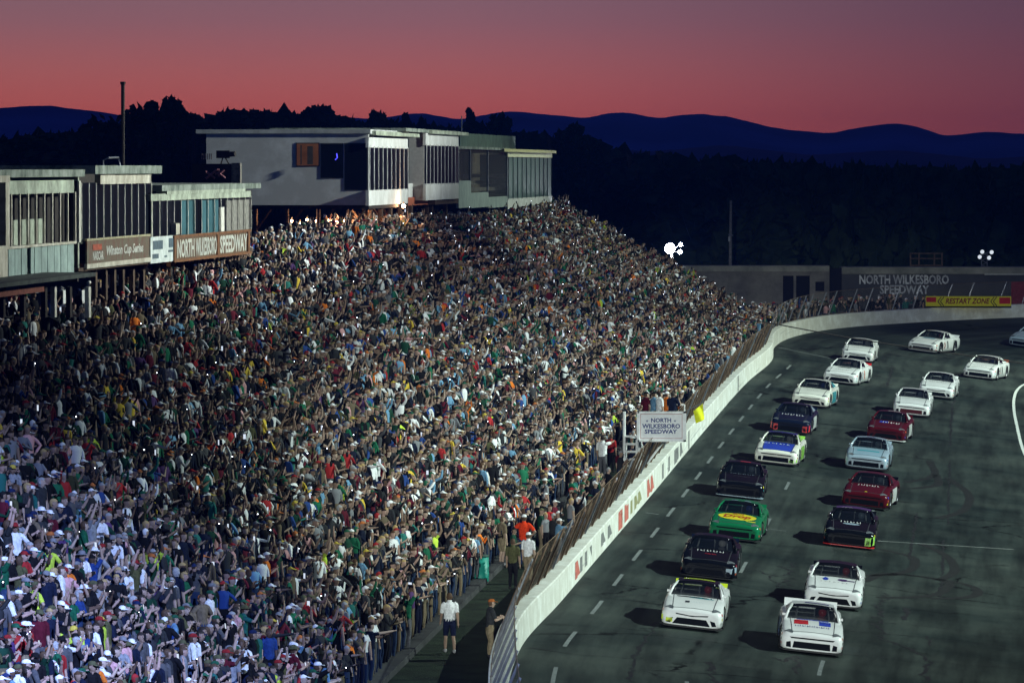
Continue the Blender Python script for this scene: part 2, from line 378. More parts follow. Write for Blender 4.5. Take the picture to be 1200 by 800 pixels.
for j in range(11): f += [(4*j, 4*j+1, 4*j+5, 4*j+4), (4*j+2, 4*j, 4*j+4, 4*j+6), (4*j+1, 4*j+3, 4*j+7, 4*j+5)]
mk('walkway', v, f, conc, stand)
for r in range(NR):
    b_ = MB()
    for j in range(len(sy) - 1):
        (xa, za), (xb, zb) = tread(sy[j], r), tread(sy[j+1], r); bw = .12
        b_.obox((xa - .3, sy[j], za + .36), (xb - xa, sy[j+1] - sy[j], zb - za), (.24, 0, 0), (0, 0, .05))
    b_.build('bench', bench, stand)
def aisle(Y): return any(abs(Y - a) < .55 for a in (134, 171, 207, 243, 279, 315))

# ================================================================== BUILDINGS on top of the stand
def bx(Y, off=0): return -7 + .095 * (Y - 250) + off
def FY(px, off=0): k = (px - 600) / F; return (-7 - .095 * 250 + off) / (k - .095)
def FZ(py, Y): return H + ray(600, py)[2] * Y
TD = np.array([.095, 1, 0]) / math.hypot(.095, 1); BD = np.array([-1, .095, 0]) / math.hypot(.095, 1)   # along the front, and back into the building
def FP(px, py, off=0): Y = FY(px, off); return np.array([bx(Y, off), Y, FZ(py, Y)])
def slab(b_, px0, px1, y0, y1, at=None, off=0, th=.1, back=None):
    """box on the front line between two picture columns; heights taken at column `at`; grows back by `back` (or th)"""
    at = px0 if at is None else at; Ya = FY(at, off); z0, z1 = FZ(y1, Ya), FZ(y0, Ya); A = FP(px0, 195, off); B = FP(px1, 195, off); A[2] = B[2] = z0
    return b_.obox(A, B - A, BD * (back or th), (0, 0, z1 - z0))
def piece(name, m, par, *a, **k): b_ = MB(); slab(b_, *a, **k); return b_.build(name, m, par)
def mullions(par, m, px0, px1, y0, y1, n, at=None, off=.03, w=.09, dp=.03):
    Ya, Yb = FY(px0), FY(px1); at = px0 if at is None else at; za, zb = FZ(y1, FY(at)), FZ(y0, FY(at))
    for k in range(n + 1):
        Y = Ya + (Yb - Ya) * k / n; MB().obox((bx(Y) + off, Y - w/2, za), (0, w, 0), BD * dp, (0, 0, zb - za)).build('mullion', m, par)
cream = stained('peeling pale green paint', (.50, .56, .44), (.2, .22, .17), .35, 1.2); dingy = stained('dirty cream paint', (.6, .57, .48), (.3, .27, .21), .35, 1.4)
mint = stained('pale mint panel paint', (.36, .47, .43), (.2, .26, .24), .3, 1.); whitep = stained('clean white cladding paint', (.74, .75, .74), (.5, .5, .48), .2, .7)
roofm = stained('mossy flat roof edge', (.28, .31, .27), (.06, .08, .06), .5, 1.2); dglass = mat('dark window glass', (.006, .008, .012), .3, var=0, spec=.03); tglass = mat('teal tinted window glass', (.05, .12, .14), .4, var=.3, scale=.6, spec=.05)
darkw = mat('dark brown timber', (.03, .025, .022), .9, var=.3); brownw = mat('weathered brown timber', (.07, .045, .03), .85, var=.4, scale=3)  # very dark brown and mid brown timber, random tone
rusty = stained('rusty sign sheet', (.10, .09, .06), (.10, .035, .018), .6, 2.2); rframe = mat('rust brown sign frame', (.15, .065, .028), .8, var=.35, scale=4); oldw = mat('faded white sign lettering', (.42, .42, .38), .85, var=.3, scale=5)
steel = mat('pale painted steel post', (.5, .48, .42), .7, var=.25)

# first suite, open windows with pale panels
su = thing('suite_building', 'low pale green spectator suite with open slatted windows and torn lower panels', 'suite')
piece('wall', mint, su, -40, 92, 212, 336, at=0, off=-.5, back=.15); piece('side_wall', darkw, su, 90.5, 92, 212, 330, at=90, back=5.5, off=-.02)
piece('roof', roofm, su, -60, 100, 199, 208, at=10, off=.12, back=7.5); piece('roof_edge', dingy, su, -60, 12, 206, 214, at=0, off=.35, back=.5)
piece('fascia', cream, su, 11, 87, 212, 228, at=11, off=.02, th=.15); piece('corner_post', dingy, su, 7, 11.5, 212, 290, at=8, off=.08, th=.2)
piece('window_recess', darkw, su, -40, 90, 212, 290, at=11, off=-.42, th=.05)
mullions(su, dingy, 13, 88, 227, 292, 8, at=13, w=.3, dp=.07)
piece('half_panel', cream, su, 15, 50, 258, 291, at=15, off=-.2, th=.05); piece('sill', dingy, su, 8, 90, 289, 292, at=11, off=.1, th=.3)
for k in range(10):
    a0 = 10 + 7.7 * k
    if k == 3: a0 += 3
    piece('lower_panel', mint, su, a0, a0 + (7.35 if k != 2 else 6.4), 291, 329, at=11, off=.03 - .02 * (k % 2), th=.04)
piece('end_panel', dingy, su, -40, 9, 288, 331, at=5, off=.1, th=.1)
piece('canopy', stained('dark green canopy roofing', (.07, .09, .07), (.025, .03, .03), .5, 1.), su, -30, 112, 331, 336, at=10, off=1.7, back=2.2)
piece('canopy_beam', mat('faded red beam', (.2, .07, .05), .85, var=.3), su, -20, 52, 341, 347, at=10, off=1.2, th=.15)
for px in (4, 28, 53, 64, 82, 104): piece('post', darkw if px % 8 else steel, su, px, px + 2.4, 336, 372, at=px, off=.8, th=.14)
for px in (62, 74, 80, 96): piece('white_board', whitep, su, px, px + 3.5, 340, 356, at=px, off=-.6, th=.04)  # narrow plain white boards under the canopy
# second suite, taller, tall dark glass and an old painted sign
sb = thing('suite_building', 'taller spectator suite of tall dark glass above a rusty faded series sign', 'suite')
piece('roof', roofm, sb, 112, 190, 194, 204, at=118, off=.25, back=7.5); piece('fascia', dingy, sb, 118, 177, 203, 216, at=118, off=.1, th=.2)
piece('window_glass', dglass, sb, 94, 177, 214, 284, at=118, off=-.08, th=.05); mullions(sb, steel, 95, 177, 214, 284, 10, at=118, w=.16); piece('side_wall', steel, sb, 93, 95, 212, 284, at=94, off=.05, back=.2)
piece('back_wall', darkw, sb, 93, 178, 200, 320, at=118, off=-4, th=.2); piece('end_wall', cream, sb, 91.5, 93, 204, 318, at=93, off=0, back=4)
piece('under_beam', brownw, sb, 92, 178, 313, 317, at=103, off=.1, th=.4)
for px in (112, 124, 134, 144, 156, 168): piece('post', brownw if px % 5 else steel, sb, px, px + 2.2, 316, 352, at=px, off=-.3, th=.16)
for px in (128, 139): piece('white_board', whitep, sb, px, px + 2.2, 322, 338, at=px, off=-.8, th=.03)
sg = thing('wall_sign', 'rusty brown sign with faded white script below the tall dark glass suite', 'sign')
piece('board', rusty, sg, 102, 176.5, 281, 313, at=103, off=.16, th=.06); piece('sill_trim', dingy, sg, 102, 177, 309.5, 315, at=103, off=.22, th=.1); piece('head_trim', mat('tan sign edge', (.3, .27, .17), .8, var=.3), sg, 102, 177, 280, 282.5, at=103, off=.22, th=.1)
def sign_text(par, s, px0, px1, y0, y1, m, at, off, shear=0.):
    Ya = FY(at, off); za, zb = FZ(y1, Ya), FZ(y0, Ya); A = FP(px0, 195, off); B = FP(px1, 195, off); A[2] = B[2] = za
    return text_on('lettering', s, A, B - A, (0, 0, zb - za), m, par, shear)
piece('emblem', mat('faded red emblem', (.3, .07, .04), .85, var=.4, scale=6), sg, 109, 119.5, 287, 294, at=103, off=.175, th=.01)
sign_text(sg, 'NASCAR', 109, 121.5, 295.5, 306, oldw, 103, .175); sign_text(sg, 'Winston Cup Series', 125, 168, 290, 305, oldw, 103, .175, .2)
# third suite with the rusty track name sign
sc_ = thing('suite_building', 'lower spectator suite with half blinds behind thin mullions and ragged roof edge', 'suite')
piece('roof', roofm, sc_, 190, 306, 217, 224, at=195, off=.15, back=7); piece('roof_board', cream, sc_, 196, 288, 223, 228, at=196, off=.14, back=.4); piece('fascia', cream, sc_, 177, 294, 227, 235, at=195, off=.1, th=.2)
piece('window_glass', dglass, sc_, 177, 294, 233, 282, at=195, off=-.1, th=.05); mullions(sc_, steel, 178, 294, 233, 280, 15, at=195, w=.2)
for a0, a1 in ((213, 228), (236, 256)): piece('blind', tglass, sc_, a0, a1, 235, 276, at=a0, off=-.04, th=.03)
piece('pale_doorway', mat('pale lit curtain', (.6, .58, .52), .8), sc_, 257, 263, 243, 276, at=257, off=-.03, th=.03); piece('curtain', mat('taupe curtain', (.2, .19, .17), .9, var=.3), sc_, 265, 293, 235, 275, at=265, off=-.06, th=.03)  # doorway panel and curtain in plain pale and taupe
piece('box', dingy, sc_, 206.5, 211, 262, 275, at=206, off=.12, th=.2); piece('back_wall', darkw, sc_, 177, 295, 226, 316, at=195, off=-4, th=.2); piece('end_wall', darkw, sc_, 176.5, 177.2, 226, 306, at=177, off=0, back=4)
piece('floor_beam', brownw, sc_, 177, 296, 306, 309, at=178, off=0, back=3)
for px in (186, 200, 214, 232, 250, 268, 284): piece('post', darkw, sc_, px, px + 2, 305, 350, at=px, off=-.5, th=.16)
sg = thing('wall_sign', 'rust framed sign with tall white letters naming the speedway below lower suite', 'sign')
piece('board', mat('dark rust sign board', (.12, .07, .04), .85, var=.4, scale=3), sg, 205, 293, 277, 306, at=206, off=.2, th=.06)
for yy in ((276, 279), (304.5, 307.5)): piece('frame_rail', rframe, sg, 204.5, 295, yy[0], yy[1], at=206, off=.26, th=.1)
for px in (204.5, 255, 291): piece('frame_post', rframe, sg, px, px + 2.2, 276, 307, at=206, off=.25, th=.1)
big = mat('off white sign lettering', (.45, .45, .40), .85, var=.25, scale=4)
sign_text(sg, 'NORTH', 208, 228, 281, 303, big, 206, .22); sign_text(sg, 'WILKESBORO', 229.5, 254, 281, 303, big, 206, .22); sign_text(sg, 'SPEEDWAY', 258, 290, 281, 303, big, 206, .22)
sg = thing('wall_sign', 'white panel painted with dark window shapes between the two rusty signs', 'sign')
piece('board', stained('chipped white panel', (.66, .7, .68), (.4, .44, .42), .3, 2), sg, 176.5, 204.5, 278, 309, at=177, off=.2, th=.06)
for q in ((179.5, 191, 282.5, 293), (198, 204, 281, 292), (179, 186, 298, 303.5), (197.5, 204, 295, 297.5), (193, 196, 301, 303)): piece('painted_patch', mat('slate blue sign paint', (.07, .1, .12), .8, var=.3), sg, *q, at=178, off=.21, th=.01)

# press box, white, on stilts
pb = thing('press_box', 'big white press box on brown stilts with three windows in its blank end wall', 'press box')
Ya = 250.0; Yb = FY(478); zt, zb = FZ(156.5, Ya), FZ(240.5, Ya); A = np.array([bx(Ya), Ya, zb]); Bv = np.array([bx(Yb), Yb, zb])
bm_ = MB(); bm_.obox(A, BD * 8, TD * .2, (0, 0, zt - zb)); endw = bm_.build('end_wall', whitep, pb)
piece('floor_slab', darkw, pb, 432.3, 478, 239.5, 245, at=433, off=-.02, back=7.8); piece('back_wall', darkw, pb, 433, 478, 157, 240, at=433, off=-7.5, th=.2)
rf = MB(); rf.obox(A + BD * 8.5 - TD * .06 + np.array([0, 0, zt - zb]), -BD * 8.6, TD * (Yb - Ya + .4), (0, 0, .2)); rf.build('roof', stained('white roof edge', (.6, .62, .6), (.35, .36, .35), .3, 1), pb)
bm_ = MB(); slab(bm_, 441, 492, 153.5, 158.5, at=441, off=.3, back=.6); bm_.build('awning', cream, pb)
piece('fascia', whitep, pb, 432.2, 478, 161, 173, at=433, off=.02, th=.15); piece('window_glass', dglass, pb, 432.4, 478, 171, 224, at=433, off=-.1, th=.05)
mullions(pb, whitep, 433, 478, 171, 224, 9, at=433, w=.42); piece('lower_wall', whitep, pb, 432.2, 478, 223, 241, at=433, off=.04, th=.15)
def end_window(px0, px1, y0, y1, gm, nm):
    a_, b2 = P(px0, y0, Ya - .0), P(px1, y1, Ya)
    X0, X1, z1, z0 = a_[0], b2[0], a_[2], b2[2]; yy = lambda x: Ya + .095 * (x - bx(Ya)) * -1
    fr = MB().obox((X0 - .05, yy(X0) - .012, z0 - .05), (X1 - X0 + .1, -.095 * (X1 - X0), 0), (0, .03, 0), (0, 0, z1 - z0 + .1)).build('window', mat('charcoal window frame', (.05, .05, .05), .6), pb)
    MB().obox((X0, yy(X0) - .02, z0), (X1 - X0, -.095 * (X1 - X0), 0), (0, .03, 0), (0, 0, z1 - z0)).build('pane', gm, fr); return fr
litw = mat('warm lit room seen through glass', (.16, .065, .03), .6, var=.5, scale=1.6, emit=(1, .35, .12), estr=.03)
w1 = end_window(347.5, 373, 168.5, 194, litw, 'a'); end_window(376.5, 401, 169, 208, dglass, 'b'); end_window(404.5, 430, 169, 222, dglass, 'c')
cv = MB(); q0 = P(352, 193, Ya - .15); cv.obox(q0, (.07, 0, 0), (0, .02, 0), (0, 0, .95)); q0 = P(360, 193, Ya - .15); cv.obox(q0, (.28, 0, 0), (0, .02, 0), (0, 0, .9)); cv.build('curtain', darkw, w1)
q0 = P(394, 187, Ya - .12); neon = mat('blue neon light', (.02, .02, .1), .5, var=0, emit=(.08, .07, 1), estr=1.6)
MB().tube([q0 + np.array([.02, 0, .3]), q0 + np.array([.05, 0, .08]), q0 + np.array([-.05, 0, -.02])], .03, 5).build('neon_light', neon, pb)
for px in (434, 446, 457, 468, 476):
    Y = FY(px, -.3); X = bx(Y, -.3); z1 = zb - .25; MB().tube([(X, Y, z1 - 4.5), (X, Y, z1)], .13, 6).build('stilt', brownw, pb)
    MB().tube([(X, Y, z1 - 1.2), (X - .9, Y + .3, z1)], .07, 5).build('knee_brace', brownw, pb)
for k in range(5):
    q0 = A + BD * (1.0 + k * 1.55) + TD * .6; MB().tube([q0 - np.array([0, 0, 4.5]), q0], .1, 6).build('stilt', steel if k == 4 else brownw, pb)
    MB().tube([q0 - np.array([0, 0, 1.3]), q0 - BD * .9], .06, 5).build('knee_brace', brownw, pb)
# second box, stepping forward
p2 = thing('press_box', 'narrower white box with slatted tall windows right of the big press box', 'press box')
piece('roof', roofm, p2, 476, 540, 151.5, 155.5, at=498, off=.55, back=7); piece('awning', cream, p2, 507, 549, 153, 157, at=510, off=.75, back=.5); piece('fascia', whitep, p2, 499, 537.5, 156, 170.5, at=499, off=.5, th=.15)
piece('end_wall', mat('grey cladding with painted shade', (.4, .39, .38), .8), p2, 497, 497.6, 154, 235, at=498, off=.4, back=7); piece('window_glass', dglass, p2, 499, 537, 168, 217, at=499, off=.38, th=.05)  # shade of the end wall is put into its grey colour
for k in range(10):
    pa, pe = 499.5, 537; Y = FY(pa, .5) + (FY(pe, .5) - FY(pa, .5)) * k / 9; MB().obox((bx(Y, .54), Y - .07, FZ(217, FY(499, .5))), (0, .5, 0), BD * .03, (0, 0, FZ(169, FY(499, .5)) - FZ(217, FY(499, .5)))).build('mullion', whitep, p2)
piece('lower_wall', whitep, p2, 499, 537.5, 215.5, 235, at=499, off=.52, th=.15); piece('recess_glass', dglass, p2, 478.3, 498, 163, 216, at=480, off=-.4, th=.05); piece('recess_wall', whitep, p2, 478.3, 498.5, 215, 232, at=480, off=-.2, th=.12)
piece('recess_base', mat('red brown painted base', (.35, .1, .05), .8, var=.2), p2, 478.3, 510, 231.5, 241, at=480, off=-.1, th=.12); piece('floor_beam', brownw, p2, 510, 537, 234, 240, at=510, off=.3, back=6)
piece('back_wall', darkw, p2, 479, 538, 156, 236, at=480, off=-6.5, th=.2)
for px in (481, 500, 505, 522): Y = FY(px, -.2); MB().tube([(bx(Y, -.2), Y, FZ(240, Y) - 4), (bx(Y, -.2), Y, FZ(239, Y))], .13, 6).build('stilt', brownw, p2)
MB().tube([FP(541, 158, -1), FP(541, 136, -1)], .03, 4).build('antenna', galv, p2)
# glass seating room
p3 = thing('glass_suite', 'open glass fronted room with stepped rows of benches between white box and glass wall', 'suite')
piece('upper_storey', stained('dull green sheet cladding', (.08, .13, .11), (.04, .06, .05), .4, .8), p3, 539, 604, 156, 174, at=541, off=-2.5, back=4); piece('roof', roofm, p3, 536, 598, 171.5, 174.5, at=538, off=.15, back=6)
seeg = mat('greenish smoky glass', (.03, .045, .04), .3, var=0, alpha=.35, spec=.05)
for a0, a1, yb in ((537.5, 552, 212), (552, 572.5, 226), (572.5, 595, 231)):
    piece('window_pane', seeg, p3, a0 + .4, a1 - .4, 174, yb, at=a0, off=-.02, th=.03); piece('mullion', galv, p3, a1 - .5, a1, 174, yb, at=a1, off=.03, th=.1)
    piece('lower_wall', stained('grey green concrete', (.3, .36, .34), (.2, .24, .23), .4, .8), p3, a0, a1, yb, 244, at=a0, off=0, th=.15)
piece('back_wall', mat('dim ochre room wall', (.2, .17, .06), .9, var=.4, scale=.5), p3, 536, 597, 172, 236, at=540, off=-5.5, th=.2)
for k in range(3): piece('bench_row', dingy, p3, 539, 594, 204 + 8 * k, 208 + 8 * k, at=560, off=-3.2 + 1.2 * k, back=.5)
piece('room_floor', darkw, p3, 537, 595, 229, 231, at=560, off=-.2, back=5.3)
p4 = thing('glass_suite', 'long greenish glass curtain wall suite under a yellowish roof at the far top', 'suite')
piece('roof', mat('yellowish roof edge', (.45, .42, .2), .8, var=.25), p4, 591, 652, 174.5, 178, at=596, off=.3, back=6); piece('fascia', mat('cream eave board', (.6, .58, .4), .8, var=.2), p4, 595, 647, 178, 184, at=596, off=.1, th=.15)
piece('glass_wall', mat('grey green curtain glass', (.10, .15, .14), .4, var=.35, scale=.25, spec=.1), p4, 595, 646, 183, 234, at=596, off=0, th=.05); mullions(p4, galv, 595.5, 646, 183, 234, 10, at=596, w=.3, off=.04)
piece('base_wall', whitep, p4, 595, 647, 233, 246, at=596, off=.04, th=.15); piece('back_wall', darkw, p4, 595, 647, 180, 240, at=596, off=-5, th=.2)
YE = FY(647); MB().obox((bx(YE), YE, FZ(238, FY(596))), BD * 5, (0, .15, 0), (0, 0, FZ(180, FY(596)) - FZ(238, FY(596)))).build('end_wall', darkw, p4)
# filming stand on the suite roof
cs = thing('camera_platform', 'dark camera platform with a faded pink emblem on the lower suite roof', 'platform')
def roofbox(name, m, px0, px1, y0, y1, Y, d=1.2): a_, b2 = P(px0, y1, Y), P(px1, y0, Y); return MB().box((a_[0], Y, a_[2]), (b2[0], Y + d, b2[2])).build(name, m, cs)
roofbox('booth', mat('black banner cloth', (.02, .018, .022), .9), 225, 271, 192, 220, 214); roofbox('side_panel', stained('faded floral panel', (.22, .2, .16), (.05, .05, .05), .6, 6), 271.3, 281.5, 191, 218, 214); roofbox('deck', darkw, 219, 282, 217.5, 220, 213.8, 2)
for k in range(6): roofbox('rail', mat('pinkish rail', (.22, .14, .13), .8), 236 + 2.2 * k, 237 + 2.2 * k, 180, 187, 214.2, .05)
pink = mat('faded pink emblem', (.24, .1, .12), .8, var=.3, scale=9); xx = []
for seg in (((241, 201), (252, 209)), ((241, 209.5), (254, 199)), ((254, 199), (257, 199.5)), ((252, 204), (257, 203)), ((257.5, 200), (256, 207)), ((257, 204), (263, 199)), ((257, 203), (264, 209))):
    a_, b2 = P(*seg[0], 213.96), P(*seg[1], 213.96); MB().tube([a_, b2], .05, 4).build('emblem', pink, cs)
cam_ = thing('video_camera', 'black broadcast video camera on a tripod above the dark platform', 'camera')
q0 = P(262, 181, 214.6); MB().box(q0 + np.array([-.3, -.2, -.16]), q0 + np.array([.25, .2, .16])).build('body', darkw, cam_); MB().tube([q0 + np.array([.2, -.1, 0]), q0 + np.array([.5, -.2, .02])], .11, 8).build('lens', darkw, cam_)
for a0 in (0, 2.1, 4.2): MB().tube([q0, q0 + np.array([.3 * math.cos(a0), .3 * math.sin(a0), -.55])], .03, 4).build('tripod_leg', darkw, cam_)
rl = P(122, 195, 176); b_ = MB(); r0, r1, r2, r3 = P(121, 195, 176), P(121, 188, 176), P(127, 185, 176), P(139, 184.5, 178)
b_.tube([r0, r1, r2, r3, P(141, 194, 178)], .03, 4); tag(b_.build('hand_rail', galv), 'small bent grey hand rail on the roof of the taller suite', 'rail')
# tall dark flue behind the suites
cst = P(144, 98, 232); pl = thing('chimney_pole', 'tall dark square pole standing up against the red sky', 'pole', tuple(P(144, 210, 232)))
a_ = P(144, 230, 232) ; MB().tube([a_ - cst * 0 - np.array(pl.location), cst - np.array(pl.location)], .085, 6).build('shaft', darkw, pl); MB().tube([cst - np.array(pl.location) + np.array([0, 0, -.05]), cst - np.array(pl.location) + np.array([0, 0, .08])], .12, 6).build('cap', darkw, pl)

# ================================================================== flag stand by the wall
YF = 210.0; whitem = mat('white painted scaffold steel', (.68, .69, .68), .6, var=.15)
fs = thing('flag_stand', 'white scaffold flag stand with ladder rising behind the catch fence', 'flag stand')
def pp(px, py, dy=0): return P(px, py, YF + dy)
def bar(name, a, b, r=.06, m=whitem, par=None): return MB().tube([a, b], r, 6).build(name, m, par or fs)
for px, y0 in ((731.5, 482), (746.5, 515)): bar('post', pp(px, 553, 4), pp(px, y0, 4))
bar('post', pp(749, 553, 3.5), pp(749, 484, 3.5), .08); bar('post', pp(733.5, 548, 5.2), pp(733.5, 520, 5.2), .04); bar('post', pp(751, 545, 5), pp(751, 512, 5), .05)
for y in (511, 520, 529, 538): bar('rung', pp(731.5, y, 4), pp(748, y, 4), .05)
bar('brace', pp(758, 543, 3), pp(780, 514, 3), .05); bar('brace', pp(737, 548, 4), pp(731.5, 536, 4), .03)
MB().box(pp(748, 511, .12), np.array(pp(800, 511, .12)) + np.array([0, 4.4, .08])).build('platform', darkw, fs)
for px in (760, 772, 784, 802): bar('rail_post', pp(px, 511, 2.2), pp(px, 474, 2.2), .03)
bar('rail', pp(748, 474, 2.2), pp(802, 474, 2.2), .03)
sg = thing('sign_board', 'white framed sign with blue letters naming the speedway on the flag stand', 'sign')
def brd(name, m, px0, px1, y0, y1, dy, th): a_, b2 = pp(px0, y1, dy), pp(px1, y0, dy); return MB().box((a_[0], a_[1], a_[2]), (b2[0], a_[1] + th, b2[2])).build(name, m, sg)
brd('panel', mat('white sign face', (.72, .73, .73), .6, var=.06), 747, 803.5, 482.5, 517, 0, .06)
for q in ((747, 804.2, 482, 484), (747, 804.2, 515.3, 517.4), (746.2, 749, 482, 517.4), (800.8, 804.2, 482, 517.4)): brd('frame', whitem, *q, -.06, .12)
redl = mat('thin dark red sign line', (.3, .06, .06), .7)
for q in ((750.5, 799.5, 484.8, 485.3), (750.5, 799.5, 513.2, 513.7), (750.4, 750.9, 484.8, 513.7), (799.1, 799.6, 484.8, 513.7)): brd('border_line', redl, *q, -.004, .004)
navy = mat('navy sign lettering', (.015, .03, .16), .6, var=0)
def brd_text(s, px0, px1, y0, y1): a_, b_2, c_ = pp(px0, y1, -.006), pp(px1, y1, -.006), pp(px0, y0, -.006); text_on('lettering', s, a_, b_2 - a_, c_ - a_, navy, sg)
brd_text('NORTH', 763, 786.5, 489.6, 494.8); brd_text('WILKESBORO', 752.5, 797, 496.4, 501.8); brd_text('SPEEDWAY', 755.5, 793.5, 502.8, 508)
def star(px, py, r):
    c = pp(px, py, -.006); v = [(c[0] + r * (1 if k % 2 == 0 else .42) * math.sin(math.pi * k / 5), c[1], c[2] + r * (1 if k % 2 == 0 else .42) * math.cos(math.pi * k / 5)) for k in range(10)] + [tuple(c)]
    mk('star', v, [(10, k, (k + 1) % 10) for k in range(10)], navy, sg)
star(758.3, 493, .055); star(791, 493, .055)
fl = thing('flag', 'bright yellow flag hanging over the fence beside the speedway sign', 'flag'); v = []; f = []
a_, b2, c_, d_ = P(823.5, 472, 226), P(813, 481.5, 226), P(816, 496, 226), P(825.5, 491, 226)
for i in range(7):
    for j in range(7): s_, t_ = i / 6, j / 6; q0 = (a_ * (1 - s_) + b2 * s_) * (1 - t_) + (d_ * (1 - s_) + c_ * s_) * t_; q0 = q0 + np.array([.02 * math.sin(5 * s_), .05 * math.sin(6 * s_ + 2 * t_), 0]); v.append(q0)
for i in range(6):
    for j in range(6): f.append((i*7+j, i*7+j+1, i*7+j+8, i*7+j+7))
mk('cloth', v, f, mat('fluorescent yellow cloth', (.75, .78, .02), .8, var=.08), fl, smooth=True); MB().tube([b2 - np.array([.35, 0, .0]), a_ + np.array([.05, 0, .05])], .018, 5).build('pole', galv, fl)

# ================================================================== far side
fw = thing('back_wall', 'long grey concrete retaining wall with dark doorways behind the far turn', 'wall')
YW = 384.0; fconc = stained('grey board marked concrete', (.2, .185, .155), (.09, .085, .075), .5, .5); lip = stained('mossy concrete coping', (.3, .29, .23), (.13, .13, .1), .5, .5)
def far(name, m, px0, px1, y0, y1, par, dy=0, d=.4): a_, b2 = P(px0, y1, YW + dy), P(px1, y0, YW + dy); return MB().box((a_[0], YW + dy, a_[2]), (b2[0], YW + dy + d, b2[2])).build(name, m, par)
for a0, a1 in ((770, 917.5), (949, 972), (986.5, 1260)): far('wall_face', fconc if a1 < 990 else mat('dark painted wall', (.06, .06, .062), .85, var=.35, scale=.35), a0, a1, 318, 362, fw)
far('lintel', fconc, 917.5, 949, 318, 323, fw); far('doorway', mat('black doorway', (.012, .011, .014), .95), 917.5, 949, 323, 362, fw, .35, .05); far('doorway', MATS['black doorway'], 972, 986.5, 314, 362, fw, .35, .05)
far('small_window', MATS['black doorway'], 955.5, 966, 330, 341, fw, -.02, .05); far('coping', lip, 770, 972, 311.5, 318, fw, -.25, 3); far('coping', lip, 986.5, 1260, 313, 321, fw, -.25, 3); far('coping', mat('pale ledge board', (.4, .4, .36), .8), 1154, 1260, 320.5, 322.2, fw, -.3, .2)
far('red_panel', mat('dark red painted wall', (.2, .02, .03), .8, var=.3), 1185, 1260, 330, 362, fw, -.03, .05)
for k in range(5): far('pilaster', fconc, 826 + 26 * k, 829 + 26 * k, 318, 362, fw, -.12, .2)
def far_text(s, px0, px1, y0, y1, m): a_, b_2, c_ = P(px0, y1, YW - .02), P(px1, y1, YW - .02), P(px0, y0, YW - .02); text_on('lettering', s, a_, b_2 - a_, c_ - a_, m, fw)
grl = stained('chipped grey white lettering', (.82, .82, .79), (.3, .3, .3), .22, 1.6); far_text('NORTH WILKESBORO', 1007, 1112, 322, 333, grl); far_text('SPEEDWAY', 1031, 1089, 334, 344.5, grl)
far_text('H', 1188, 1193, 330, 341, oldw)
bn = thing('banner', 'yellow restart zone banner with red block ends on the far turn wall', 'banner')
YB = 367.5
def PB(px, py, dy=0): return P(px, py, 357.9 + (px - 1085) * .049 + dy)
def ban(name, m, px0, px1, y0, y1, dy=0, th=.03): a_, b2, c_ = PB(px0, y1, dy), PB(px1, y1, dy), PB(px0, y0, dy); return MB().obox(a_, b2 - a_, (0, th, 0), c_ - a_).build(name, m, bn)
ylw = mat('yellow banner vinyl', (.72, .62, .03), .6, var=.08); rdv = mat('red banner vinyl', (.5, .03, .025), .6, var=.1)
ban('sheet', ylw, 1085, 1185, 347, 359.5); ban('red_block', rdv, 1085.5, 1097, 348.2, 354, -.01, .01); ban('red_block', rdv, 1171, 1184, 348.5, 356, -.01, .01); ban('border', darkw, 1085, 1185, 358.6, 360.2, -.012, .01)
def ban_text(s, px0, px1, y0, y1, m, sh=.25): a_, b_2, c_ = PB(px0, y1, -.014), PB(px1, y1, -.014), PB(px0, y0, -.014); text_on('lettering', s, a_, b_2 - a_, c_ - a_, m, bn, sh)
ban_text('RESTART ZONE', 1108, 1160, 349.3, 356, mat('dark red banner lettering', (.22, .02, .02), .6))
for px in (1099, 1102, 1161, 1164):
    for a_, b2 in (((px + 4, 348), (px, 353.2)), ((px, 353.2), (px + 4, 358.2))): MB().tube([PB(*a_, -.02), PB(*b2, -.02)], .035, 4).build('chevron', darkw, bn)
# things on the skyline behind the far wall
up = thing('utility_pole', 'bare grey wooden pole rising behind the concrete wall', 'pole'); q0 = P(855.5, 312, 405); MB().tube([q0 - np.array([0, 0, 1.5]), P(856.5, 235, 405)], [.13, .1], 7).build('shaft', mat('grey weathered pole wood', (.2, .19, .18), .9, var=.3), up); MB().tube([P(853.5, 275, 404.9), P(859, 276, 404.9)], .05, 4).build('crossarm', galv, up); MB().box(P(853.5, 283, 404.8), P(855.5, 277, 404.95)).build('transformer', galv, up)
sf = thing('scaffold', 'unlit scaffold frame standing on top of the far wall', 'scaffold')
for px in (1067, 1077, 1095, 1104): MB().tube([P(px, 313, 392), P(px, 296, 392)], .06, 4).build('upright', rust, sf)
for y in (311, 303, 297): MB().tube([P(1067, y, 392), P(1104, y, 392)], .05, 4).build('rail', rust, sf)
lm = mat('floodlight lens', (.9, .9, .9), .3, var=0, emit=(.85, .92, 1), estr=2200); lm2 = mat('dim floodlight lens', (.8, .85, .9), .3, var=0, emit=(.85, .92, 1), estr=.75)
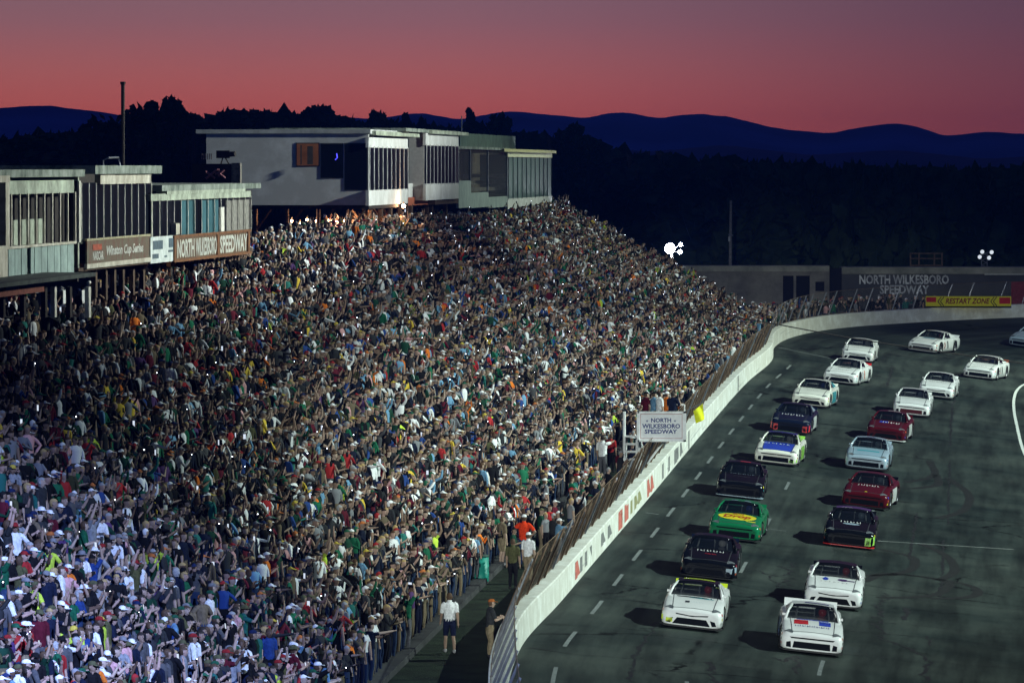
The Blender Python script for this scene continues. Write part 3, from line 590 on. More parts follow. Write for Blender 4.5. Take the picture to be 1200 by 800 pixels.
def mast(label, cx, ybase, ytop, Y, heads, lens_m, hr, lattice):
    t = thing('floodlight_mast', label, 'floodlight'); a_, b2 = P(cx, ybase, Y), P(cx, ytop, Y)
    if lattice:
        for dx in (-.22, .22): MB().tube([a_ + np.array([dx, 0, 0]), b2 + np.array([dx, 0, 0])], .04, 4).build('mast_leg', galv, t)
        n = 7
        for k in range(n): c0 = a_ + (b2 - a_) * k / n; c1 = a_ + (b2 - a_) * (k + 1) / n; s_ = 1 if k % 2 else -1; MB().tube([c0 + np.array([.22 * s_, 0, 0]), c1 - np.array([.22 * s_, 0, 0])], .03, 4).build('lattice_bar', galv, t)
    else: MB().tube([a_, b2], .12, 6).build('mast_pole', galv, t)
    for hd_ in heads:
        px, py = hd_[:2]; hr = hd_[2] if len(hd_) > 2 else hr
        c = P(px, py, Y - .3); d = np.array([.25, -1, -.18]); d /= np.linalg.norm(d)
        hd = MB().tube([c - d * .0, c - d * .35], [hr * 1.08, hr * .5], 10).build('lamp_head', galv, t); MB().tube([c + d * .01, c + d * .03], hr, 12).build('lens', lens_m, hd)
        MB().tube([c - d * .2, b2], .04, 4).build('arm', galv, t)
    return t
mast('mast with brilliant white lit floodlights beside the end of the crowd', 787, 345, 296, 372, [(785, 291, .36), (797.5, 286.5, .13), (797, 295, .15)], lm, .22, False)
mast('small lattice floodlight tower with four dim lamps above the far wall', 1153.5, 316, 297, 400, [(1148, 301), (1151, 295), (1159, 302), (1162, 295.5)], lm2, .16, True)
cb = MB().tube([P(px, py, 298) for px, py in smooth_line([(430, 262), (600, 316), (760, 352), (900, 378), (1010, 398), (1110, 413), (1215, 428)], 20)], .035, 5).build('overhead_cable', darkw); tag(cb, 'thin black cable sagging across the crowd and the far turn', 'cable')
# bulbs under the press box
bulbm = mat('bare warm bulb', (1, .7, .4), .4, var=0, emit=(1, .55, .25), estr=60)
def bulb(px, py, Y, label, watts, r=.06):
    c = P(px, py, Y); t = thing('hanging_bulb', label, 'lamp', tuple(c), 'bulbs under the press box'); bmx = bmesh.new(); bmesh.ops.create_icosphere(bmx, subdivisions=2, radius=r); me = bpy.data.meshes.new('glass_bulb'); bmx.to_mesh(me); bmx.free(); me.materials.append(bulbm); o = bpy.data.objects.new('glass_bulb', me); C.objects.link(o); o.parent = t
    MB().tube([(0, 0, r * .8), (0, 0, r + .12)], .03, 6).build('socket', darkw, t)
    if watts:
        l = bpy.data.lights.new('bulb_light', 'POINT'); l.energy = watts; l.color = (1, .55, .28); l.shadow_soft_size = .1; lo = bpy.data.objects.new('bulb_light', l); C.objects.link(lo); lo.location = c + np.array([.0, -.3, -.1])
bulb(473, 241.5, FY(474, .3), 'bright warm bulb between the two white boxes above the crowd', 260, .1)
for px, py, lb, wt in ((342, 259, 'leftmost warm bulb under the white press box', 420), (352, 262, 'warm bulb second from the left under the white press box', 0), (360, 257.5, 'warm bulb third from the left under the white press box', 0), (371, 259, 'warm bulb under the middle of the white press box', 420), (384, 258, 'warm bulb third from the right under the white press box', 0), (395, 260, 'warm bulb second from the right under the white press box', 0), (404, 258.5, 'rightmost warm bulb under the white press box end wall', 420)): bulb(px, py, 252.5, lb, wt)
bulb(182, 321, FY(182, -1), 'small orange bulb under the lower suite', 40, .05)

# ================================================================== RACE CARS   (local: +x forward, +y left, z up)
STN = np.array([  # x, half width, bottom, shoulder height, centre height
 (2.44, .80, .13, .50, .53), (2.40, .88, .11, .58, .61), (2.28, .945, .10, .63, .65), (2.0, .975, .10, .70, .715), (1.75, .99, .10, .755, .76), (1.4, 1.0, .10, .83, .825), (1.05, .995, .10, .87, .87),
 (.8, .985, .10, .895, .90), (.3, .975, .10, .91, .915), (-.3, .975, .10, .915, .92), (-.9, .985, .10, .94, .935), (-1.4, 1.0, .11, .965, .95), (-1.8, .995, .15, .965, .955), (-2.2, .965, .22, .955, .955), (-2.42, .93, .26, .94, .945), (-2.46, .90, .3, .91, .915)])
CSY = [0, .55, .9, .985, 1.0, .99, .95, .86, .7, .35, 0.]       # fraction of half width going from the belly round to the centre line
def csz(zb, zs, zc): h = zs - zb; return [zb, zb, zb + .01, zb + .05, zb + h * .4, zb + h * .72, zs - .05, zs - .004, zs + (zc - zs) * .3 + .004, zs + (zc - zs) * .85 + .012, zc + .018]
def ztop(x, y):
    st = STN[::-1]; hw, zb, zs, zc = (np.interp(x, st[:, 0], st[:, k]) for k in (1, 2, 3, 4)); z = csz(zb, zs, zc); fy = abs(y) / hw
    return float(np.interp(fy, [0, .35, .7, .86, .95], [z[10], z[9], z[8], z[7], z[6]]))
tyre_m = mat('black racing tyre', (.012, .012, .013), .8, var=.2); rim_m = mat('dark grey wheel rim', (.12, .12, .13), .4, .7, var=.1); darkin = mat('black car interior', (.01, .01, .012), .85, var=0); grille_m = mat('black grille mesh', (.006, .007, .010), .7, var=.2, scale=30, spec=.04)
carglass = mat('tinted windshield', (.006, .009, .014), .08, var=0, alpha=.70, spec=.25); lexan = mat('dark side glass', (.006, .008, .012), .12, var=0, spec=.2); lampdec = mat('grey headlight decal', (.10, .11, .12), .3, var=.3, scale=8); cage_m = mat('pale roll cage tube', (.30, .31, .32), .5, var=0)
splm = mat('black front splitter', (.015, .015, .016), .6, var=0); nset = mat('off white banner lettering', (.55, .55, .55), .7, var=0)
def quadgrid(xs_, ys_, lift=.006): return [(x, y, ztop(x, y) + lift) for x in xs_ for y in ys_], [(i*len(ys_)+j, i*len(ys_)+j+1, (i+1)*len(ys_)+j+1, (i+1)*len(ys_)+j) for i in range(len(xs_)-1) for j in range(len(ys_)-1)]
def patch(cx, cy, hx, hy, shape='rect', n=14, lift=.008, rot=0.):
    """a flat mark following the body's upper surface"""
    if shape == 'rect': return quadgrid(np.linspace(cx - hx, cx + hx, 6), np.linspace(cy - hy, cy + hy, 6), lift)
    v = [(cx, cy, ztop(cx, cy) + lift)]; f = []
    for k in range(2 * n): a = math.pi * k / n; x, y = cx + hx * math.cos(a), cy + hy * math.sin(a); v.append((x, y, ztop(x, y) + lift))
    return v, [(0, 1 + k, 1 + (k + 1) % (2 * n)) for k in range(2 * n)]
def car_mesh_body():
    N = len(STN); M = len(CSY); full = 2 * M - 2; v = []; f = []
    for x, hw, zb, zs, zc in STN:
        z = csz(zb, zs, zc)
        ring = [(x, -CSY[k] * hw, z[k]) for k in range(M)] + [(x, CSY[k] * hw, z[k]) for k in range(M - 2, 0, -1)]
        v += ring
    for i in range(N - 1):
        for k in range(full): a, b_ = i*full + k, i*full + (k+1) % full; f.append((a, a + full, b_ + full, b_))
    f.append(tuple(range(full))); f.append(tuple((N-1)*full + k for k in range(full-1, -1, -1)))
    me = bpy.data.meshes.new('body'); me.from_pydata(v, [], f); me.update()
    bm = bmesh.new(); bm.from_mesh(me); bmesh.ops.recalc_face_normals(bm, faces=bm.faces); bm.to_mesh(me); bm.free()
    body = bpy.data.objects.new('body', me); C.objects.link(body); cut = bmesh.new()
    for x in (1.42, -1.36):
        for y in (-.86, .86):
            bmesh.ops.create_cone(cut, cap_ends=True, segments=20, radius1=.405, radius2=.405, depth=.42, matrix=Matrix.Translation((x, y, .36)) @ Matrix.Rotation(math.pi/2, 4, 'X'))
    cm = bpy.data.meshes.new('well'); cut.to_mesh(cm); cut.free(); co = bpy.data.objects.new('well', cm); C.objects.link(co)
    md = body.modifiers.new('b', 'BOOLEAN'); md.object = co; md.operation = 'DIFFERENCE'; md.solver = 'EXACT'
    dg = bpy.context.evaluated_depsgraph_get(); out = bpy.data.meshes.new_from_object(body.evaluated_get(dg)); bpy.data.objects.remove(body); bpy.data.objects.remove(co)
    # dark wells, smooth skin; hood faces become a part of their own
    out.materials.clear(); out.materials.append(None); out.materials.append(darkin)
    for p in out.polygons:
        c = p.center; inwell = any(math.hypot(c.x - x, c.z - .36) < .412 and abs(c.y) < .9 and c.z < .79 for x in (1.42, -1.36)) and not (abs(p.normal.y) > .7 and abs(c.y) > .93)
        p.material_index = 1 if (inwell and abs(c.y) > .6) or c.z < .1 else 0; p.use_smooth = p.material_index == 0 and abs(p.normal.x) < .97
    bm = bmesh.new(); bm.from_mesh(out); hood = bmesh.new()
    sel = [q for q in bm.faces if q.normal.z > .75 and .79 < q.calc_center_median().x < 2.3 and abs(q.calc_center_median().y) < .68]
    vm = {}
    for q in sel:
        for w_ in q.verts:
            if w_ not in vm: vm[w_] = hood.verts.new(w_.co)
    for q in sel: nf = hood.faces.new([vm[w_] for w_ in q.verts]); nf.smooth = True
    bmesh.ops.delete(bm, geom=sel, context='FACES'); bm.to_mesh(out); bm.free(); hm = bpy.data.meshes.new('hood'); hood.to_mesh(hm); hood.free(); hm.materials.append(None)
    return out, hm
BODY, HOOD = car_mesh_body()
def gmesh(name, v, f, smooth=False):
    me = bpy.data.meshes.new(name); me.from_pydata([tuple(map(float, p)) for p in v], [], [tuple(q) for q in f]); me.update()
    if smooth: me.shade_smooth()
    me.materials.append(None); return me
def mbm(name, b_, smooth=False): return gmesh(name, b_.v, b_.f, smooth)
WB, WT_, RB = (.88, .86), (.10, .655), (-1.62, .78)     # windshield foot, windshield head, rear glass foot (x, half width)
RT = (-.72, .64); ZR = 1.275
def lerp(a, b_, t): return tuple(a[k] + (b_[k] - a[k]) * t for k in range(3))
def panel(a, b_, c_, d_, nu=6, nv=4, bulge=0., th=0.):
    """curved quad a-b (low edge) to d-c (high edge)"""
    v = []; f = []; nrm = np.cross(np.subtract(b_, a), np.subtract(d_, a)); nrm = nrm / np.linalg.norm(nrm)
    for j in range(nv + 1):
        l, r = np.array(lerp(a, d_, j / nv)), np.array(lerp(b_, c_, j / nv))
        for i in range(nu + 1): t = i / nu; v.append(l + (r - l) * t + nrm * bulge * 4 * t * (1 - t))
    for j in range(nv):
        for i in range(nu): f.append((j*(nu+1)+i, j*(nu+1)+i+1, (j+1)*(nu+1)+i+1, (j+1)*(nu+1)+i))
    return v, f
zb_, zr_ = ztop(WB[0], 0) , ZR
m_wind = gmesh('windshield', *panel((WB[0]-.02, -WB[1]+.05, .875), (WB[0]-.02, WB[1]-.05, .875), (WT_[0]+.03, WT_[1]-.04, ZR-.03), (WT_[0]+.03, -WT_[1]+.04, ZR-.03), bulge=.05), smooth=True)
wt0 = .80
m_ban = gmesh('windshield_banner', *panel(*[tuple(np.add(lerp(p, q, t), (.008, 0, .012))) for p, q, t in (((WB[0], -WB[1]+.05, .875), (WT_[0], -WT_[1]+.04, ZR-.02), wt0), ((WB[0], WB[1]-.05, .875), (WT_[0], WT_[1]-.04, ZR-.02), wt0), ((WB[0], WB[1]-.05, .875), (WT_[0], WT_[1]-.04, ZR-.02), 1.), ((WB[0], -WB[1]+.05, .875), (WT_[0], -WT_[1]+.04, ZR-.02), 1.))], nv=1, bulge=.05), smooth=True)
b_ = MB()
for k in range(22):
    y = -.55 + .05 * k
    if k % 7 == 3: continue
    p0 = np.array(lerp((WB[0], y * 1.15, .875), (WT_[0], y, ZR-.02), .86)) + (.012, 0, .02 + .05 * (1 - (y/.56)**2) * .62); p1 = np.array(lerp((WB[0], y * 1.15, .875), (WT_[0], y, ZR-.02), .95)) + (.012, 0, .02 + .05 * (1 - (y/.56)**2) * .62)
    b_.add([p0, p0 + (0, .028, 0), p1 + (0, .028, 0), p1], [(0, 1, 2, 3)])
m_banl = mbm('banner_lettering', b_)
b_ = MB(); pv, pf = panel((WT_[0]+.02, -WT_[1]-.02, ZR-.02), (WT_[0]+.02, WT_[1]+.02, ZR-.02), (RT[0], RT[1]+.02, ZR-.005), (RT[0], -RT[1]-.02, ZR-.005), nu=8, nv=6, bulge=.045); b_.add(pv, pf); n_ = len(pv)
b_.add([np.array(p) - (0, 0, .05) for p in pv], [tuple(reversed(q)) for q in pf]); m_roof = mbm('roof', b_, True)
def roof_z(x, y): return ZR - .0125 + .045 * (1 - (y / .66)**2)
m_pil = {}; m_bpil = {}; m_quart = {}
for s_ in (-1, 1):
    m_pil[s_] = mbm('windshield_pillar', MB().tube([(WB[0]+.02, s_*(WB[1]-.01), .88), (.45, s_*(.765), 1.10), (WT_[0], s_*WT_[1], ZR-.03)], [.045, .038, .045], 6), True)
    m_bpil[s_] = mbm('door_pillar', MB().obox((-.42, s_*.75-.02, .92), (.12, 0, 0), (0, .04, 0), (-.06, -s_*.095, ZR-.96)))
    m_quart[s_] = mbm('quarter_panel', MB().add([(-.80, s_*.80, .93), (-1.80, s_*.82, .955), (RT[0]-.1, s_*(RT[1]), ZR-.03), (RT[0]+.08, s_*(RT[1]+.015), ZR-.03), (-.80, s_*.75, .93), (-1.80, s_*.77, .955), (RT[0]-.1, s_*(RT[1]-.05), ZR-.03), (RT[0]+.08, s_*(RT[1]-.04), ZR-.03)], [(0, 1, 2, 3), (7, 6, 5, 4), (0, 3, 7, 4), (1, 5, 6, 2), (2, 6, 7, 3), (0, 4, 5, 1)]))
m_side = {s_: gmesh('side_window', [(WB[0]-.08, s_*(WB[1]-.025), .89), (-.80, s_*.80, .93), (RT[0]+.06, s_*(RT[1]+.01), ZR-.035), (WT_[0]-.02, s_*(WT_[1]-.005), ZR-.035)], [(0, 1, 2, 3)]) for s_ in (-1, 1)}
m_rear = gmesh('rear_window', *panel((-1.76, .77, .965), (-1.76, -.77, .965), (RT[0]-.06, -.6, ZR-.02), (RT[0]-.06, .6, ZR-.02), bulge=.03), smooth=True)
b_ = MB(); b_.tube([(-.35, -.5, .9), (-.35, -.5, 1.2), (-.35, .5, 1.2), (-.35, .5, .9)], .03, 6); b_.tube([(.55, -.52, .92), (.15, -.47, 1.17), (-.35, -.47, 1.2)], .028, 6); b_.tube([(.55, .52, .92), (.15, .47, 1.17), (-.35, .47, 1.2)], .028, 6); b_.tube([(.2, .07, .9), (.12, .05, 1.17)], .025, 6); m_cage = mbm('roll_cage', b_, True)
bmx = bmesh.new(); bmesh.ops.create_uvsphere(bmx, u_segments=10, v_segments=7, radius=.14, matrix=Matrix.Translation((-.2, .32, 1.04))); m_helm = bpy.data.meshes.new('helmet'); bmx.to_mesh(m_helm); bmx.free(); m_helm.shade_smooth(); m_helm.materials.append(None)
m_seat = mbm('seat', MB().box((-.5, .1, .9), (-.3, .54, 1.16)).box((-.35, .08, .9), (-.1, .14, 1.1)).box((-.35, .5, .9), (-.1, .56, 1.1)))
def front_quad(y0, y1, z0, z1, x=2.452, skew=0.): return [(x, y0 + skew, z0), (x, y1 - skew, z0), (x, y1, z1), (x, y0, z1)]
def plate(name, q, th=.02):
    b_ = MB(); v = list(q) + [(p[0] - .06, p[1], p[2]) for p in q]; n = len(q); b_.add(v, [tuple(range(n))] + [(k, k + n, (k + 1) % n + n, (k + 1) % n) for k in range(n)]); return mbm(name, b_)
m_grA = plate('grille', front_quad(-.56, .56, .17, .37, skew=-.03)); m_grA2 = plate('upper_grille', front_quad(-.70, .70, .455, .50, 2.447, .05))
m_grB = plate('grille', front_quad(-.46, .46, .16, .36, skew=-.14)); m_grB2 = plate('upper_grille', [(2.447, -.52, .50), (2.447, -.5, .46), (2.449, 0, .42), (2.447, .5, .46), (2.447, .52, .50), (2.447, .1, .46), (2.447, -.1, .46)][::-1])
m_inA = {s_: plate('air_intake', [(2.452, s_*.63, .17), (2.452, s_*.79, .18), (2.452, s_*.79, .33), (2.452, s_*.66, .36)][::s_]) for s_ in (-1, 1)}
m_inB = {s_: plate('air_intake', [(2.452, s_*.66, .17), (2.452, s_*.80, .19), (2.452, s_*.74, .32), (2.452, s_*.58, .35)][::s_]) for s_ in (-1, 1)}
def headl(s_):
    v = []; f = []
    for t in np.linspace(0, 1, 6): xa, ya = 2.385 - .16 * t, s_ * (.62 + .27 * t); w = .07 + .15 * math.sin(math.pi * min(1, t + .15)); v += [(xa, ya, ztop(xa, ya) + .01), (xa - w, ya - s_ * .02, ztop(xa - w, ya - s_ * .02) + .01)]
    for k in range(5): f.append((2*k, 2*k+1, 2*k+3, 2*k+2) if s_ < 0 else (2*k, 2*k+2, 2*k+3, 2*k+1))
    return gmesh('headlight', v, f)
m_head = {s_: headl(s_) for s_ in (-1, 1)}
b_ = MB(); ol = [(2.54, -.70), (2.50, -.86), (2.36, -.97), (2.0, -.99), (2.0, .99), (2.36, .97), (2.50, .86), (2.54, .70)]; b_.add([(x, y, .075) for x, y in ol] + [(x, y, .105) for x, y in ol], [tuple(range(7, -1, -1)), tuple(range(8, 16))] + [(k, (k+1) % 8, (k+1) % 8 + 8, k + 8) for k in range(8)]); m_split = mbm('splitter', b_)
def spoil(h): return mbm('spoiler', MB().obox((-2.36, -.84, .94), (-.02, 0, 0), (0, 1.68, 0), (-.07 - h * .25, 0, h)))
m_spoil = {0: spoil(.115), 1: spoil(.22)}
def lathe_wheel():
    b_ = MB(); n = 22; prof = [(.235, -.14), (.32, -.15), (.345, -.11), (.345, .11), (.32, .15), (.235, .14)]; v = []; f = []
    for k in range(n):
        a = 2 * math.pi * k / n
        for r, y in prof: v.append((r * math.cos(a), y, r * math.sin(a)))
    for k in range(n):
        for j in range(5): f.append((k*6+j, ((k+1) % n)*6+j, ((k+1) % n)*6+j+1, k*6+j+1))
    ty = gmesh('tyre', v, f, True); b_ = MB(); n = 20
    v = [(0, 0, 0)]; rr = [(.06, 0), (.2, -.03), (.237, 0)]
    rb = MB()
    for sgn in (-1, 1):
        v = [(0, sgn*.10, 0)]; f = []
        for k in range(n):
            a = 2*math.pi*k/n
            for r, y in ((.05, .115), (.19, .07 if k % 4 < 2 else .03), (.238, .13)): v.append((r*math.cos(a), sgn*y, r*math.sin(a)))
        for k in range(n):
            p, q = 1 + k*3, 1 + ((k+1) % n)*3; f.append((0, p, q)); f += [(p+j, p+j+1, q+j+1, q+j) for j in range(2)]
        rb.add(v, f)
    return ty, mbm('rim', rb)
m_tyre, m_rim = lathe_wheel()
m_mir = {s_: mbm('mirror', MB().box((.5, min(s_*.82, s_*.95), .93), (.58, max(s_*.82, s_*.95), 1.0))) for s_ in (-1, 1)}
m_mark = {}
b_ = MB()
for s_ in (-1, 1):
    for xs_, yf in ((np.linspace(.84, 2.26, 9), lambda x: s_ * (.70 - .04 * (x - .84))),):
        for x0, x1 in zip(xs_[:-1], xs_[1:]): b_.add([(x, yf(x) + dy, ztop(x, yf(x) + dy) + .007) for x, dy in ((x0, -.012), (x1, -.012), (x1, .012), (x0, .012))], [(0, 1, 2, 3)])
ysn = np.linspace(-.64, .64, 11)
for y0, y1 in zip(ysn[:-1], ysn[1:]):
    for xc in (2.27, .86): b_.add([(xc + dx, y, ztop(xc + dx, y) + .007) for dx, y in ((-.014, y0), (.014, y0), (.014, y1), (-.014, y1))], [(0, 1, 2, 3)])
m_seam = mbm('hood_seam', b_)
def flank(x, z, s_): st = STN[::-1]; hw, zb, zs, zc = (np.interp(x, st[:, 0], st[:, k]) for k in (1, 2, 3, 4)); zz = csz(zb, zs, zc); return (x, s_ * (hw * float(np.interp(z, zz[3:8], CSY[3:8])) + .008), z)
m_stick = []
for q in range(3):
    b_ = MB()
    for s_ in (-1, 1):
        for k in range(3): x = .95 - .13 * ((k + q) % 3) - .0; z = .28 + .14 * k + .05 * q; b_.add([flank(x, z, s_), flank(x - .11, z, s_), flank(x - .11, z + .07, s_), flank(x, z + .07, s_)], [(0, 1, 2, 3)])
        x = 2.33 - .05 * q; z = .24 + .13 * q; b_.add([flank(x, z, s_), flank(x - .12, z, s_), flank(x - .12, z + .08, s_), flank(x, z + .08, s_)], [(0, 1, 2, 3)])
    m_stick.append(mbm('fender_sticker', b_))
def put(name, me, m, par, loc=None):
    o = bpy.data.objects.new(name, me); C.objects.link(o); o.parent = par
    if loc: o.location = loc
    if len(me.materials) == 0: me.materials.append(None)
    o.material_slots[0].link = 'OBJECT'; o.material_slots[0].material = m; return o
def paintc(name, col, rough=.28): dk = max(col) < .2; return mat('car paint ' + name, col, .16 if dk else .22, 0, var=.05, scale=2., coat=0 if dk else .5, spec=.16 if dk else .45)
W_ = paintc('white', (.68, .69, .68)); BK = paintc('black', (.004, .005, .008)); NV = paintc('dark navy', (.006, .010, .026)); GR = paintc('green', (.006, .125, .05)); MR = paintc('maroon', (.06, .005, .009)); SV = paintc('silver blue', (.28, .36, .43)); NE = paintc('neon yellow', (.5, .62, .02)); LIME = paintc('lime', (.28, .6, .08)); RD = paintc('red', (.5, .02, .02)); BL = paintc('blue', (.02, .06, .42)); DB = paintc('dark blue', (.015, .03, .2)); YE_ = paintc('yellow', (.75, .62, .02)); PU = paintc('purple', (.06, .03, .11)); TE = paintc('teal', (.03, .3, .36)); OR = paintc('orange red', (.6, .12, .05)); CH = paintc('charcoal', (.05, .055, .06)); LB = paintc('pale blue', (.24, .36, .44)); VW = paintc('creamy white', (.72, .72, .64))
def make_car(px, py, label, yaw=0., body=W_, hood=None, roof=None, style='A', spoiler=None, sp=0, marks=(), door=None, splitter=None, grille=None, quarter=None, roll=0., scale=1.03, side=None, nose=None):
    p = T(px, py); i, d = wall_near(p[0], p[1]); e = .4
    n = np.array([-(surf(p[0]+e, p[1]) - surf(p[0]-e, p[1])) / (2*e), -(surf(p[0], p[1]+e) - surf(p[0], p[1]-e)) / (2*e), 1.]); n /= np.linalg.norm(n)
    hd = -p[:2] / np.hypot(p[0], p[1]); a = -math.radians(yaw); fw_ = np.array([hd[0]*math.cos(a) - hd[1]*math.sin(a), hd[0]*math.sin(a) + hd[1]*math.cos(a), 0]); fw_ = fw_ - n * (fw_ @ n); fw_ /= np.linalg.norm(fw_); lf = np.cross(n, fw_)
    c = p - fw_ * 2.44 * scale; c[2] = surf(c[0], c[1]) + .008
    M_ = Matrix(((fw_[0], lf[0], n[0], c[0]), (fw_[1], lf[1], n[1], c[1]), (fw_[2], lf[2], n[2], c[2]), (0, 0, 0, 1))) @ Matrix.Scale(scale, 4) @ Matrix.Rotation(math.radians(roll), 4, 'X')
    t = thing('race_car', label, 'race car', group='stock cars on the front straight'); t.matrix_world = M_
    hood = hood or body; roof = roof or body
    put('body', BODY, body, t); put('hood', HOOD, hood, t); ws = put('windshield', m_wind, carglass, t); wb = put('windshield_banner', m_ban, BK, ws); put('banner_lettering', m_banl, nset, ws)
    put('roof', m_roof, roof, t); 
    for s_ in (-1, 1): put('windshield_pillar', m_pil[s_], body, t); put('door_pillar', m_bpil[s_], body, t); put('quarter_panel', m_quart[s_], quarter or body, t); put('side_window', m_side[s_], lexan, t); put('air_intake', (m_inA if style != 'B' else m_inB)[s_], grille_m, t); put('headlight', m_head[s_], lampdec, t); put('mirror', m_mir[s_], body, t)
    put('rear_window', m_rear, lexan, t); put('roll_cage', m_cage, cage_m, t); put('driver_helmet', m_helm, random.choice([W_, RD, BL, SV]), t); put('seat', m_seat, darkin, t)
    put('grille', m_grB if style == 'B' else m_grA, grille or grille_m, t); put('upper_grille', m_grB2 if style == 'B' else m_grA2, grille_m, t); put('splitter', m_split, splitter or splm, t); put('spoiler', m_spoil[sp], spoiler or body, t)
    put('hood_seam', m_seam, CH, t)
    for q, cc in enumerate(random.sample([RD, BL, YE_, CH, OR, TE, BK if body is not BK else W_], 3)): put('fender_sticker', m_stick[q], cc, t)
    for x in (1.42, -1.36):
        for y in (-.85, .85): w_ = bpy.data.objects.new('wheel', None); C.objects.link(w_); w_.parent = t; w_.location = (x, y, .347); put('tyre', m_tyre, tyre_m, w_); put('rim', m_rim, rim_m, w_)
    for mk_ in marks:
        kind, m, *a_ = mk_
        if kind in ('rect', 'disc'): me = gmesh('hood_mark', *patch(*a_, shape=kind)); put('hood_mark', me, m, t)
        elif kind == 'roof':
            cx, cy, hx, hy = a_; vv, ff = [], []
            for i_ in range(5):
                for j_ in range(7): x, y = cx - hx + 2*hx*i_/4, cy - hy + 2*hy*j_/6; vv.append((x, y, roof_z(x, y) + .012))
            ff = [(i_*7+j_, i_*7+j_+1, (i_+1)*7+j_+1, (i_+1)*7+j_) for i_ in range(4) for j_ in range(6)]; put('roof_mark', gmesh('roof_mark', vv, ff), m, t)
        elif kind == 'dots':                                   # small worn lettering, not readable in the photograph
            cx, cy, hx, hy, nn = a_; b_ = MB()
            for k in range(nn):
                y = cy - hy + 2*hy*(k + .1)/nn; w_ = 2*hy/nn*.65; h_ = hx * (1 - .35 * (k % 3 == 1)); b_.add([(x, yy, ztop(x, yy) + .012) for x, yy in ((cx-h_, y), (cx-h_, y+w_*.4), (cx+h_, y+w_*.4), (cx+h_, y))] , [(0, 1, 2, 3)]); 
                if k % 2: b_.add([(x, yy, ztop(x, yy) + .013) for x, yy in ((cx+h_*.3, y), (cx+h_*.3, y+w_), (cx+h_, y+w_), (cx+h_, y))], [(0, 1, 2, 3)])
            put('hood_lettering', mbm('hood_lettering', b_), m, t)
        elif kind == 'fascia':                                 # coloured corner of the nose
            s_, z0, z1 = a_; vv = [(2.452, s_*.60, z0), (2.452, s_*.79, z0), (2.452, s_*.79, z1), (2.452, s_*.60, z1), (2.30, s_*.958, z0 + .05), (2.30, s_*.955, z1 + .08)]
            put('nose_mark', gmesh('nose_mark', vv, [(0, 1, 2, 3), (1, 4, 5, 2)]), m, t)
    if door:                                                   # coloured flank panels and door number block
        m, kind = door
        for s_ in (-1, 1):
            def fl(x, z): st = STN[::-1]; hw, zb, zs, zc = (np.interp(x, st[:, 0], st[:, k]) for k in (1, 2, 3, 4)); zz = csz(zb, zs, zc); return (x, s_ * (hw * float(np.interp(z, zz[3:8], CSY[3:8])) + .008), z)
            if kind == 'panel': vv = [fl(x, z) for x in np.linspace(.85, -.85, 7) for z in (.2, .4, .6, .78)]; nz = 4
            else: vv = [fl(x + (z - .55) * .35 * s_, z) for x in ((.22, .02), (-.08, -.34))[0 if True else 1] for z in (.3, .46, .62, .78)]; nz = 4
            nxx = len(vv) // nz; put('door_mark', gmesh('door_mark', vv, [(i_*nz+j_, i_*nz+j_+1, (i_+1)*nz+j_+1, (i_+1)*nz+j_) for i_ in range(nxx-1) for j_ in range(nz-1)]), m, t)
    return t
# note: +y is the car's left, which is the viewer's right
make_car(950, 767, 'white stock car with red and blue hood blocks and tall white spoiler', -1.5, style='A', sp=1, quarter=W_, marks=[('rect', RD, 1.3, -.36, .24, .22), ('rect', BL, 1.3, .38, .24, .18), ('dots', DB, 1.72, .0, .07, .55, 15), ('rect', BL, .95, .0, .04, .5), ('roof', DB, -.2, .12, .1, .38)], door=(BL, 'panel'))
make_car(809, 738, 'white stock car with neon yellow roof rear and spoiler beside the lane dashes', 3, style='B', roof=BK, spoiler=NE, sp=0, marks=[('roof', NE, -.5, 0, .14, .5), ('fascia', NE, -1, .2, .33), ('dots', BK, 1.05, .0, .05, .6, 9), ('rect', CH, 1.65, -.22, .1, .07), ('rect', CH, 1.05, -.1, .06, .45), ('disc', TE, 1.12, .2, .06, .4), ('dots', LB, 1.65, .1, .02, .2, 8)])
make_car(975, 713, 'white stock car with a black roof and small purple hood logo', 1, style='B', roof=BK, spoiler=BK, marks=[('disc', BL, 1.25, -.33, .2, .1), ('disc', PU, 1.25, .25, .16, .18), ('rect', PU, 1.27, .45, .06, .2), ('dots', CH, 1.6, 0, .02, .5, 7)], grille=grille_m)
make_car(829, 679, 'black stock car with pale hood script right behind the neon roofed car', 2, body=BK, style='B', spoiler=NV, marks=[('dots', W_, 1.2, .0, .12, .5, 9), ('dots', RD, 1.6, 0, .06, .2, 8), ('fascia', SV, 1, .28, .45)], door=(SV, 'number'))
make_car(859, 634, 'green stock car with a yellow oval and red lettering on its hood', 4, body=GR, style='A', marks=[('disc', YE_, 1.4, 0, .48, .72), ('rect', YE_, 1.9, .55, .04, .18), ('roof', LB, -.1, -.25, .12, .12), ('roof', LB, -.1, .25, .12, .12)])
make_car(994, 642, 'black stock car with a purple roof and a red lower lip', 1.5, body=BK, style='A', roof=PU, splitter=RD, marks=[('disc', SV, 1.5, 0, .1, .32), ('dots', W_, 1.2, 0, .14, .42, 7), ('fascia', LIME, 1, .15, .45), ('roof', W_, .02, -.25, .03, .2)], quarter=NV)
make_car(1012, 596, 'dark maroon stock car with white rear flank behind the purple roofed car', 6, body=MR, style='A', marks=[('dots', W_, 1.2, 0, .14, .45, 8), ('disc', YE_, 2.2, 0, .03, .06)], door=(W_, 'panel'), spoiler=BK)
make_car(866, 584, 'black stock car with a red stripe on its roof', 2, body=BK, style='A', marks=[('roof', RD, -.1, .05, .2, .22), ('dots', SV, 1.05, 0, .04, .5, 10), ('dots', CH, 1.5, 0, .04, .35, 8)], door=(SV, 'number'), splitter=SV)
